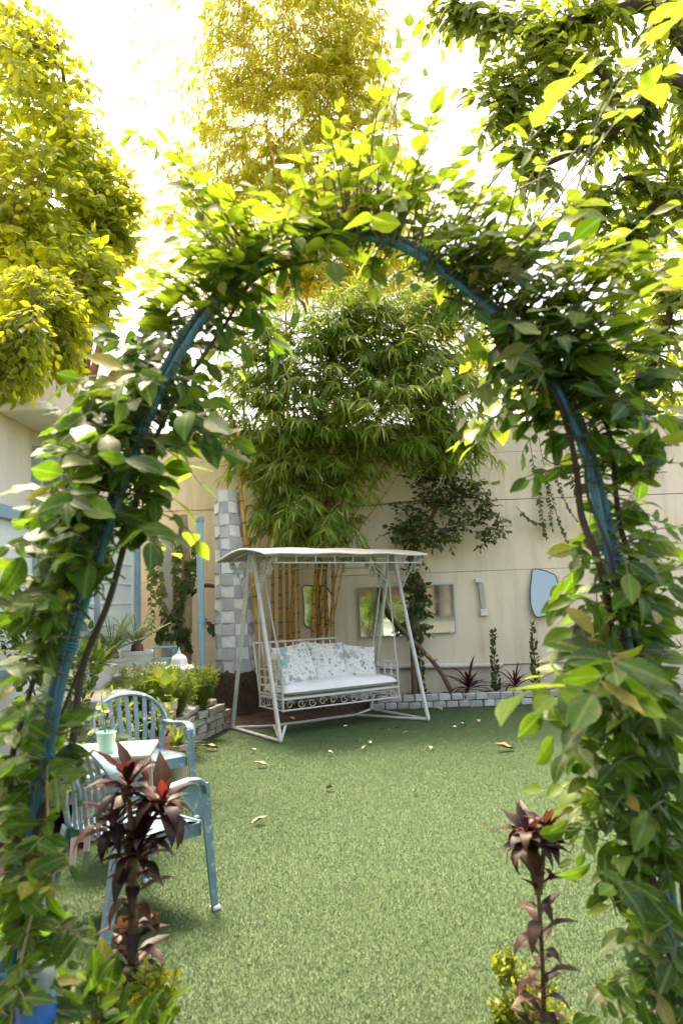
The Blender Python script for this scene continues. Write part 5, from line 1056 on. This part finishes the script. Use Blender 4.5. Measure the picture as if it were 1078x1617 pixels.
pots_bed = [((-1.95, 5.2, .24), [((-1.95, 5.2, .55), (.3, .3, .25)), ((-1.85, 5.7, .5), (.25, .3, .2))], 40, .085, OVATE, 'pale_leaf', 'pale variegated bush in the raised bed behind the arch foot'),
    ((-2.3, 6.0, .24), [((-2.2, 5.9, 1.0), (.35, .4, .45)), ((-2.35, 5.6, 1.35), (.25, .3, .3))], 46, .10, OVATE, 'vine_leaf', 'tall dark green bush growing before the blue door'),
    ((-2.3, 6.9, .24), [((-2.15, 6.6, .62), (.3, .35, .22))], 60, .085, OVATE, 'lime_leaf', 'lime green bush below the ornate white pot'),
    ((-2.0, 7.7, .24), [((-2.05, 7.6, .42), (.22, .4, .14))], 60, .05, SMALL, 'fern_leaf', 'low fine leaved ground plant in the raised bed'),
    ((-1.9, 6.3, .24), [((-1.9, 6.3, .42), (.16, .4, .14))], 50, .06, OVATE, 'lime_leaf', 'low lime plant behind the chair')]
for b, bl, n_, sz, tp_, mt_, lab in pots_bed: bush('bed_shrub', lab, b, bl, n_, sz, tp_, mt_, nparts=40)
# ivy climbing post at the house corner
qp = P(294, 950, 10.0); ip = thing('ivy_post', 'tan tree post wrapped with ivy between house corner and blue pipe', 'tree', (qp[0], 10.0, 0))
stem(ip, [(qp[0], 10.0, .0), (qp[0]-.01, 10.0, .8), (qp[0]+.01, 10.0, 1.7), (qp[0]-.03, 10.0, 2.7)], .085, .06, 'bark_tan', 12, 'trunk')
stem(ip, [(qp[0]-.12, 9.95, .0), (qp[0]-.10, 9.95, 1.0), (qp[0]-.14, 9.95, 1.8), (qp[0]-.05, 9.95, 2.6)], .035, .02, 'bark_brown'); stem(ip, [(qp[0], 10.0, 1.55), P(320, 926, 10.0), P(343, 926, 9.98)], .03, .026, 'bark_dark', 8, 'branch')
L = Leaves(); sm = MB()
for (x0, y0, x1, y1, x2, y2, n_) in ((243, 840, 236, 900, 240, 1000, 46), (250, 850, 250, 920, 262, 990, 46), (285, 850, 272, 900, 285, 980, 46), (300, 880, 290, 930, 276, 1000, 50), (318, 980, 330, 985, 342, 1000, 16), (300, 990, 285, 1010, 260, 1005, 40), (308, 850, 312, 890, 300, 930, 30), (280, 960, 262, 985, 250, 1010, 44), (275, 985, 290, 1000, 300, 1030, 40)):
    pts = bez(P(x0, y0, 9.88), P(x1, y1, 9.82), P(x2, y2, 9.88), 12); sm.tube(pts, .005, 4, cap=False); twig_leaves(L, pts, n_, .095, .05, droop=.3, jit=.8, up=(0, -.8, .6))
part('ivy_stem', sm, 'bark_brown', ip, world=True, kind='stuff'); foliage(ip, L, HEART, 'wall_leaf', 100)

# ================================================================== NEAR PLANTS AT THE ARCH FOOT
def cordyline(label, base, top_, heads, n_low, size, sr=1.0, group='maroon plants at the arch foot'):
    t = thing('cordyline', label, 'plant', tuple(base), group=group); base = np.asarray(base); L = Leaves(); LY = Leaves()
    spine = smooth_path([base, base+(top_-base)*.4+np.array([.01, 0, 0]), top_], 8); part('stem', MB().tube(spine, list(np.linspace(.022*sr, .014*sr, len(spine))), 9), 'bark_brown', t, world=True)
    ring = MB()
    for f_ in np.linspace(.02, .5, 26):
        i = min(int(f_*16), 15); p = spine[i]+(spine[i+1]-spine[i])*(f_*16-i); ring.tube([p-np.array([0, 0, .002]), p+np.array([0, 0, .002])], (.0225-.007*f_)*sr, 9, cap=False)
    part('leaf_scar', ring, 'bark_dark', t, world=True, kind='stuff')
    for k in range(n_low):
        f_ = .30+.62*(k/n_low); i = min(int(f_*16), 15); p = spine[i]+(spine[i+1]-spine[i])*(f_*16-i); a = k*2.399+random.random()*.5; el = .45+.5*random.random(); d = np.array([math.cos(a)*math.cos(el), math.sin(a)*math.cos(el), math.sin(el)])
        L.add(p, d, np.array([-d[0]*.4, -d[1]*.4, 1]), size*(.7+.45*random.random()), 1.0)
    for (hc, nh, s_) in heads:
        ny_ = 6 if nh > 25 else 1
        hc = np.asarray(hc); part('stem', MB().tube(bez(spine[-4], (spine[-4]+hc)/2+rnd3()*.01, hc, 6), list(np.linspace(.012, .006, 6)), 7), 'bark_brown', t, world=True)
        for k in range(nh):
            a = k*2.399+random.random()*.3; el = 1.35-1.25*(k/nh)+random.gauss(0, .22); d = np.array([math.cos(a)*math.cos(el), math.sin(a)*math.cos(el), math.sin(el)]); nn = np.array([-math.cos(a)*math.sin(el), -math.sin(a)*math.sin(el), max(.15, math.cos(el))])
            (LY if k < ny_ else L).add(hc-np.array([0, 0, .05*k/nh]), d, nn, s_*(.75+.4*random.random())*(.62 if k < ny_ else 1), 1.0)
    foliage(t, L, CORD, 'cordyline_leaf', 140); foliage(t, LY, CORD, 'cordyline_young', 40)
CY = 2.62
b0 = P(205, 1600, CY); b0[2] = 0.0; b0[0] = float(P(203, 1540, CY)[0])
cordyline('maroon leaved cordyline with red young heads before the slatted blue chair', b0, P(208, 1290, CY), [(P(203, 1232, CY), 24, .16), (P(258, 1268, CY), 26, .17), (P(178, 1292, CY+.03), 18, .16), (P(222, 1335, CY-.03), 20, .15)], 52, .15)
b1 = P(852, 1617, 2.5); b1[2] = 0.0
cordyline('thin maroon cordyline with few leaves, beside the bare stem and lime bush', b1, P(846, 1350, 2.5), [(P(832, 1315, 2.5), 28, .14), (P(862, 1310, 2.53), 20, .12)], 30, .135, .42)
bush('duranta_bush', 'low golden leaved bush around the foot of the maroon cordyline', (b0[0]+.05, 2.45, 0), [(P(200, 1575, 2.45), (.16, .14, .10)), (P(250, 1560, 2.5), (.07, .1, .09)), (P(165, 1600, 2.4), (.1, .1, .1)), (P(210, 1630, 2.4), (.16, .1, .09))], 34, .034, OVATE, 'duranta_leaf', nparts=120, per=6, group='golden bushes at the arch foot', stems=6)
bush('duranta_bush', 'loose golden leaved bush behind the thin cordyline stem', (float(P(840, 1600, 2.75)[0]), 2.75, 0), [(P(830, 1560, 2.75), (.12, .1, .10)), (P(800, 1525, 2.75), (.05, .05, .06)), (P(860, 1590, 2.75), (.1, .1, .09)), (P(790, 1590, 2.75), (.05, .05, .07))], 28, .028, OVATE, 'duranta_leaf', nparts=120, per=6, group='golden bushes at the arch foot', stems=6)
bush('foot_shrub', 'broad leaved green sprout among golden leaves at the arch foot', (float(P(150, 1600, 2.3)[0]), 2.3, 0), [(P(150, 1560, 2.3), (.12, .1, .13)), (P(230, 1620, 2.25), (.12, .1, .06))], 11, .10, OVATE, 'vine_leaf', nparts=60, per=4, stems=3)
# plastic bottle hung upside down at the arch foot
bp_ = P(57, 1592, 1.95)
bo = thing('plastic_bottle', 'clear and blue cut plastic bottle tied at the arch foot', 'bottle', (bp_[0], 1.95, bp_[2]-.03))
part('shell', MB().lathe([(.040, -.02), (.044, 0), (.045, .05), (.044, .10), (.040, .118), (.030, .13), (.018, .136)], (0, 0, 0), 24, fn=lambda a, z: 1+.03*math.sin(6*a)), 'bottle_plastic', bo)
part('blue_sleeve', MB().lathe([(.0415, -.03), (.0462, 0), (.0468, .05), (.0462, .056)], (0, 0, 0), 24, fn=lambda a, z: 1+.03*math.sin(6*a)), 'bottle_blue', bo)
part('cord', tb(smooth_path([(-.05, .0, -.2), (-.055, -.01, .0), (-.03, 0, .18), (.0, .05, .38), (-.02, .1, .55)], 5), .0035, 5), 'bark_tan', bo)

# ================================================================== TREES
def tree_leaves(L, tw, blobs, size, per, limb_pts, dens, up=(0, -.3, 1), droop=.5, spread=.9, tl=.3):
    lim = np.array(limb_pts)
    for (c_, r_, n_) in blobs:
        c_ = np.asarray(c_); r_ = np.asarray(r_)
        for _ in range(int(n_*dens)):
            v = nrm(rnd3())*random.random()**.38; p = c_+v*r_; o_ = lim[np.argmin(((lim-p)**2).sum(1))]; dd = p-o_; l = np.linalg.norm(dd); st = p-dd/max(l, 1e-5)*min(l, tl)
            pts = bez(st, (st+p)/2+np.array([0, 0, .05])+rnd3()*.03, p-np.array([0, 0, .06]), 5); tw.tube(pts, [.004, .0035, .003, .0022, .0015], 3, cap=False); twig_leaves(L, pts, per, size, .1, spread=spread, up=up, droop=droop, jit=.55)
            if l > tl*1.1 and random.random() < .35: tw.tube(bez(o_, (o_+st)/2+rnd3()*.05, st, 4), [.008, .007, .006, .005], 4, cap=False)
def limb(t, pts, r0, r1, store, mat='bark_dark', name='limb'):
    sp = smooth_path(pts, 7); store += sp; part(name, MB().tube(sp, list(np.linspace(r0, r1, len(sp))), 9), mat, t, world=True)
# tree whose branches come in over the lawn beside the arch
bt = thing('broadleaf_tree', 'dark branched broadleaf tree reaching over the lawn beside the arch', 'tree', (3.6, 4.6, 0)); st = []
limb(bt, [(3.6, 4.6, 0), (3.5, 4.6, 1.6), (3.2, 4.6, 3.0), (2.8, 4.55, 3.9)], .17, .11, st, name='trunk')
limb(bt, [(2.8, 4.55, 3.9), P(1075, 130, 4.5), P(990, 190, 4.5), P(900, 240, 4.4), P(840, 270, 4.4)], .06, .012, st); limb(bt, [(3.2, 4.6, 3.0), P(1090, 330, 4.6), P(1040, 320, 4.6), P(985, 390, 4.6), P(960, 470, 4.6)], .05, .012, st)
limb(bt, [(2.8, 4.55, 3.9), P(1080, 30, 4.7), P(960, 20, 4.7), P(850, 50, 4.6), P(740, 20, 4.6), P(690, -30, 4.6)], .07, .012, st); limb(bt, [P(990, 190, 4.5), P(940, 110, 4.5), P(850, 130, 4.5), P(790, 180, 4.5)], .03, .008, st); limb(bt, [P(1040, 320, 4.6), P(990, 280, 4.5), P(930, 330, 4.5)], .025, .008, st)
limb(bt, [(3.3, 4.6, 2.6), P(1095, 480, 4.7), P(1050, 520, 4.7), P(1020, 590, 4.7)], .04, .01, st); limb(bt, [(2.8, 4.55, 3.9), (2.6, 4.6, 4.8), (2.2, 4.7, 5.6)], .08, .03, st)
def pb(px, py, rx, ry, Y, dY, n): c_ = P(px, py, Y); return (c_, (rx*Y/F, dY, ry*Y/F), n)
L = Leaves(); tw = MB()
tree_leaves(L, tw, [pb(960, 50, 150, 80, 4.6, .4, 90), pb(830, 60, 100, 80, 4.5, .35, 62), pb(1020, 190, 100, 110, 4.6, .4, 72), pb(900, 150, 110, 80, 4.4, .35, 62), pb(810, 200, 70, 60, 4.4, .25, 36), pb(1010, 360, 95, 85, 4.6, .35, 62), pb(1040, 480, 70, 80, 4.7, .35, 44), pb(950, 320, 60, 80, 4.5, .25, 34), pb(720, 30, 75, 45, 4.6, .25, 30), pb(1050, 280, 60, 80, 4.7, .35, 36), pb(840, 290, 60, 40, 4.3, .2, 18), pb(1030, 590, 60, 50, 4.7, .3, 24), pb(1120, 200, 80, 200, 4.8, .4, 40), pb(900, -90, 250, 80, 4.7, .5, 60), pb(760, 130, 60, 50, 4.4, .2, 16)], .115, 7, st, 1.3, tl=.42)
part('twig', tw, 'bark_dark', bt, world=True, kind='stuff'); foliage(bt, L, LONG, 'big_tree_leaf', 290); print('broadleaf', len(L.p))
# lime tree above the house
lt = thing('lime_leaved_tree', 'dense yellow green tree hanging over the cream house', 'tree', (-3.3, 9.95, 0)); st = []
limb(lt, [(-3.3, 9.95, 0), (-3.35, 9.95, 2.0), (-3.5, 9.8, 3.9)], .16, .12, st, 'bark_brown', 'trunk')
for e_ in ((-2.6, 8.4, 5.6), (-3.6, 7.4, 5.4), (-4.2, 8.3, 6.6), (-3.0, 8.8, 7.2), (-3.3, 7.2, 4.3), (-2.2, 8.8, 4.9), (-2.5, 6.3, 4.3), (-2.4, 5.7, 3.9), (-3.2, 8.2, 8.2)): limb(lt, [(-3.5, 9.8, 3.9), ((-3.5+e_[0])/2+.1, (9.8+e_[1])/2, (3.9+e_[2])/2+.3), e_], .07, .02, st, 'bark_brown')
L = Leaves(); tw = MB()
tree_leaves(L, tw, [pb(50, 150, 120, 150, 7.9, .9, 150), pb(90, 330, 110, 120, 7.8, .9, 170), pb(30, 420, 120, 110, 7.6, .9, 170), pb(130, 260, 70, 90, 8.0, .7, 90), pb(150, 440, 60, 80, 7.2, .4, 90), pb(185, 330, 50, 100, 8.0, .4, 70), pb(110, 420, 80, 80, 7.4, .5, 80), pb(10, 60, 70, 80, 8.2, .8, 60), pb(170, 380, 40, 60, 8.0, .4, 40), pb(-90, 300, 130, 250, 8.0, 1.0, 150), ], .125, 8, st, 2.0, up=(.3, -.7, .6), droop=.9)
tree_leaves(L, tw, [pb(25, 560, 65, 60, 5.7, .3, 150), pb(95, 510, 65, 60, 6.4, .35, 150), pb(50, 470, 90, 60, 6.2, .4, 190), pb(105, 585, 40, 25, 6.3, .2, 24), pb(20, 615, 40, 15, 5.6, .2, 12)], .088, 8, st, 1.6, up=(.3, -.7, .6), droop=.9)
part('twig', tw, 'bark_brown', lt, world=True, kind='stuff'); foliage(lt, L, OVATE, 'lime_leaf', 290); print('lime', len(L.p))
# tall bamboo behind the wall
tbm = thing('tall_bamboo', 'tall sunlit yellow bamboo thicket rising behind the wall', 'bamboo', (-0.6, 14.0, 0))
for k in range(7):
    x = -1.9+.45*k+random.gauss(0, .08); Yb = 14+random.gauss(0, .4); tx = x+random.gauss(0, .7); culm(tbm, [(x, Yb, 0), (x+.05, Yb, 4), ((x+tx)/2, Yb-.2, 9), (tx, Yb-.6, 13.5)], .035, .01, .45)
L = Leaves(); tw = MB()
bamboo_sprays(L, tw, [(450, 60, 160, 110, 1.3, 13.6), (470, 200, 160, 120, 1.4, 13.6), (450, 330, 150, 90, 1.4, 13.6), (330, 200, 70, 150, .6, 13.8), (255, 120, 60, 130, .14, 13.8), (240, 300, 50, 90, .16, 13.8), (640, 330, 60, 80, .4, 13.6), (600, 180, 50, 100, .6, 13.6), (540, 90, 80, 130, .9, 13.6), (590, 20, 40, 60, .6, 13.6), (400, -90, 220, 110, .8, 13.8), (390, 430, 120, 60, 1.1, 13.4), (560, 390, 110, 80, 1.2, 13.6), (260, 380, 70, 60, .5, 13.6), (620, 420, 90, 60, .8, 13.4), (700, 500, 80, 40, .6, 13.4), (560, 445, 150, 40, 1.0, 13.2)], .45, .24, lambda tip: np.array([tip[0]*.8-.1, 14.0, tip[2]+.3]), dens=4.2, reach=1.2)
part('twig', tw, 'bark_tan', tbm, world=True, kind='stuff'); foliage(tbm, L, LANCE, 'dry_bamboo_leaf', 0); print('tall', len(L.p))
# trees past the wall, beyond the arch
for (x, Y, h_, blobs, mat, lab) in ((5.2, 13.0, 4.5, [pb(1050, 430, 70, 110, 13, .9, 90), pb(1010, 560, 80, 70, 13, .8, 60), pb(1080, 620, 60, 60, 13, .8, 50)], 'lime_leaf', 'yellow green tree standing behind the wall beyond the arch'), (3.6, 13.5, 4.2, [pb(820, 610, 80, 45, 13.5, .7, 60), pb(900, 640, 80, 40, 13.5, .7, 50), pb(760, 560, 60, 50, 13.5, .6, 40)], 'dry_bamboo_leaf', 'pale sunlit shrub tree peeping over the wall top')):
    t = thing('far_tree', lab, 'tree', (x, Y, 0)); st = []; limb(t, [(x, Y, 0), (x+.1, Y, h_*.5), (x, Y, h_)], .12, .05, st, 'bark_brown', 'trunk'); L = Leaves(); tw = MB()
    for c_, r_, n_ in blobs: limb(t, [(x, Y, h_*.6), (np.array([x, Y, h_])+c_)/2, c_], .05, .015, st, 'bark_brown')
    tree_leaves(L, tw, blobs, .17, 8, st, 1.0); part('twig', tw, 'bark_brown', t, world=True, kind='stuff'); foliage(t, L, OVATE, mat, 0)
bush('side_shrub', 'bright feathery shrub on the paving past the arch', (4.6, 9.6, .1), [((4.5, 9.6, 1.0), (.35, .3, .5)), ((4.6, 9.5, .6), (.4, .3, .4))], 60, .13, LANCE, 'fern_leaf', nparts=0)
bush('side_shrub', 'low green shrub beside the red paving', (3.4, 10.45, .12), [((3.4, 10.4, .45), (.4, .2, .3)), ((4.1, 10.4, .6), (.5, .2, .4))], 60, .08, OVATE, 'vine_leaf', nparts=0)

# ================================================================== BEHIND THE CAMERA, SEEN IN THE MIRRORS
hb = thing('rear_house', 'cream house front with curtained window seen in the wall mirror', 'house', (2.5, -6.0, 0))
part('wall', MB().box((2.5, -6.6, 1.8), (12, 1.0, 3.6)), 'house_cream', hb, world=True)
for wx in (3.6,):
    wn = part('window', MB().box((wx, -6.085, 1.5), (1.5, .02, 1.5)), 'dark', hb, world=True)
    for x in (wx-.75, wx, wx+.4, wx+.75): part('mullion', MB().box((x, -6.04, 1.5), (.08, .08, 1.6)), 'frame_grey', wn, world=True)
    for z in (.72, 1.35, 2.28): part('rail', MB().box((wx, -6.045, z), (1.58, .07, .08)), 'frame_grey', wn, world=True)
    for x in (wx-.5, wx+.1): 
        cu = MB(); g = np.array([[(x-.2+.4*i/20, -6.065+.006*math.sin(i*1.5), .8+1.4*j/3) for i in range(21)] for j in range(4)]); part('curtain', cu.grid(g), 'curtain', wn, world=True, smooth=True)
part('shade_slab', MB().box((2.5, -4.6, 2.95), (12, 3.0, .12)), 'concrete', hb, world=True)  # added slab behind the camera, keeps sun off the mirrored house front
bl = part('reed_blind', MB().box((1.3, -6.06, 2.0), (1.6, .05, 1.3)), 'reed', hb, world=True)

bush('rear_bush', 'green bush on the lawn edge seen in the wall mirror', (1.6, -3.4, 0), [((.8, -3.2, 1.1), (.6, .4, .7)), ((1.5, -3.4, 1.0), (.6, .4, .75)), ((2.3, -3.6, .8), (.5, .4, .6))], 130, .12, OVATE, 'vine_leaf', nparts=0)
# ================================================================== FALLEN LEAVES ON THE TURF
spots = [(410, 1298, 'rust_leaf', .12, 'curled brown leaf lying alone on the open turf'), (412, 1209, 'dry_leaf', .14, 'tan bamboo leaf on the turf before the swing foot'), (332, 1183, 'rust_leaf', .20, 'long rust coloured dead leaf beside the brick bed wall'), (545, 1148, 'pale_petal', .05, None), (565, 1172, 'pale_petal', .06, None), (583, 1174, 'pale_petal', .06, None), (521, 1190, 'pale_petal', .06, None), (640, 1158, 'dry_leaf', .05, None), (693, 1121, 'dry_leaf', .15, 'broad tan leaf on the turf near the grey kerb'), (680, 1182, 'pale_petal', .05, None), (755, 1140, 'dry_leaf', .07, None), (795, 1183, 'rust_leaf', .22, 'long thin brown leaf on open turf towards the arch foot'), (718, 1150, 'pale_petal', .06, None), (655, 1252, 'pale_petal', .06, None), (520, 1246, 'dry_leaf', .07, None), (575, 1182, 'dry_leaf', .09, None), (612, 1155, 'pale_petal', .05, None), (462, 1136, 'dry_leaf', .12, 'tan dead leaf on the soil edge under the bench'), (730, 1146, 'dry_leaf', .08, None), (400, 1186, 'pale_petal', .06, None)]
for px, py, mt, sz, lab in spots:
    p = G(px, py, .022); tv, tf, tu = leaf_tpl([0, .14, .2, .17, .08, 0] if sz > .08 else [0, .3, .35, .25, 0], .8, -.25, .2)
    me = bpy.data.meshes.new('fallen_leaf'); vv = [(v[0]*sz, (v[1]-.5)*sz, (v[2])*sz+.004) for v in tv]; me.from_pydata(vv, [], tf); me.update(); me.polygons.foreach_set('use_smooth', [True]*len(me.polygons)); me.materials.append(M[mt])
    o = bpy.data.objects.new('fallen_leaf', me); COL.objects.link(o); o.location = p; o.rotation_euler = (random.gauss(0, .1), random.gauss(0, .1), random.uniform(0, 6.28))
    tag(o, lab or ('small pale petal scattered on the turf' if mt == 'pale_petal' else 'small dry leaf scattered on the turf'), 'leaf', 'fallen leaves on the lawn')
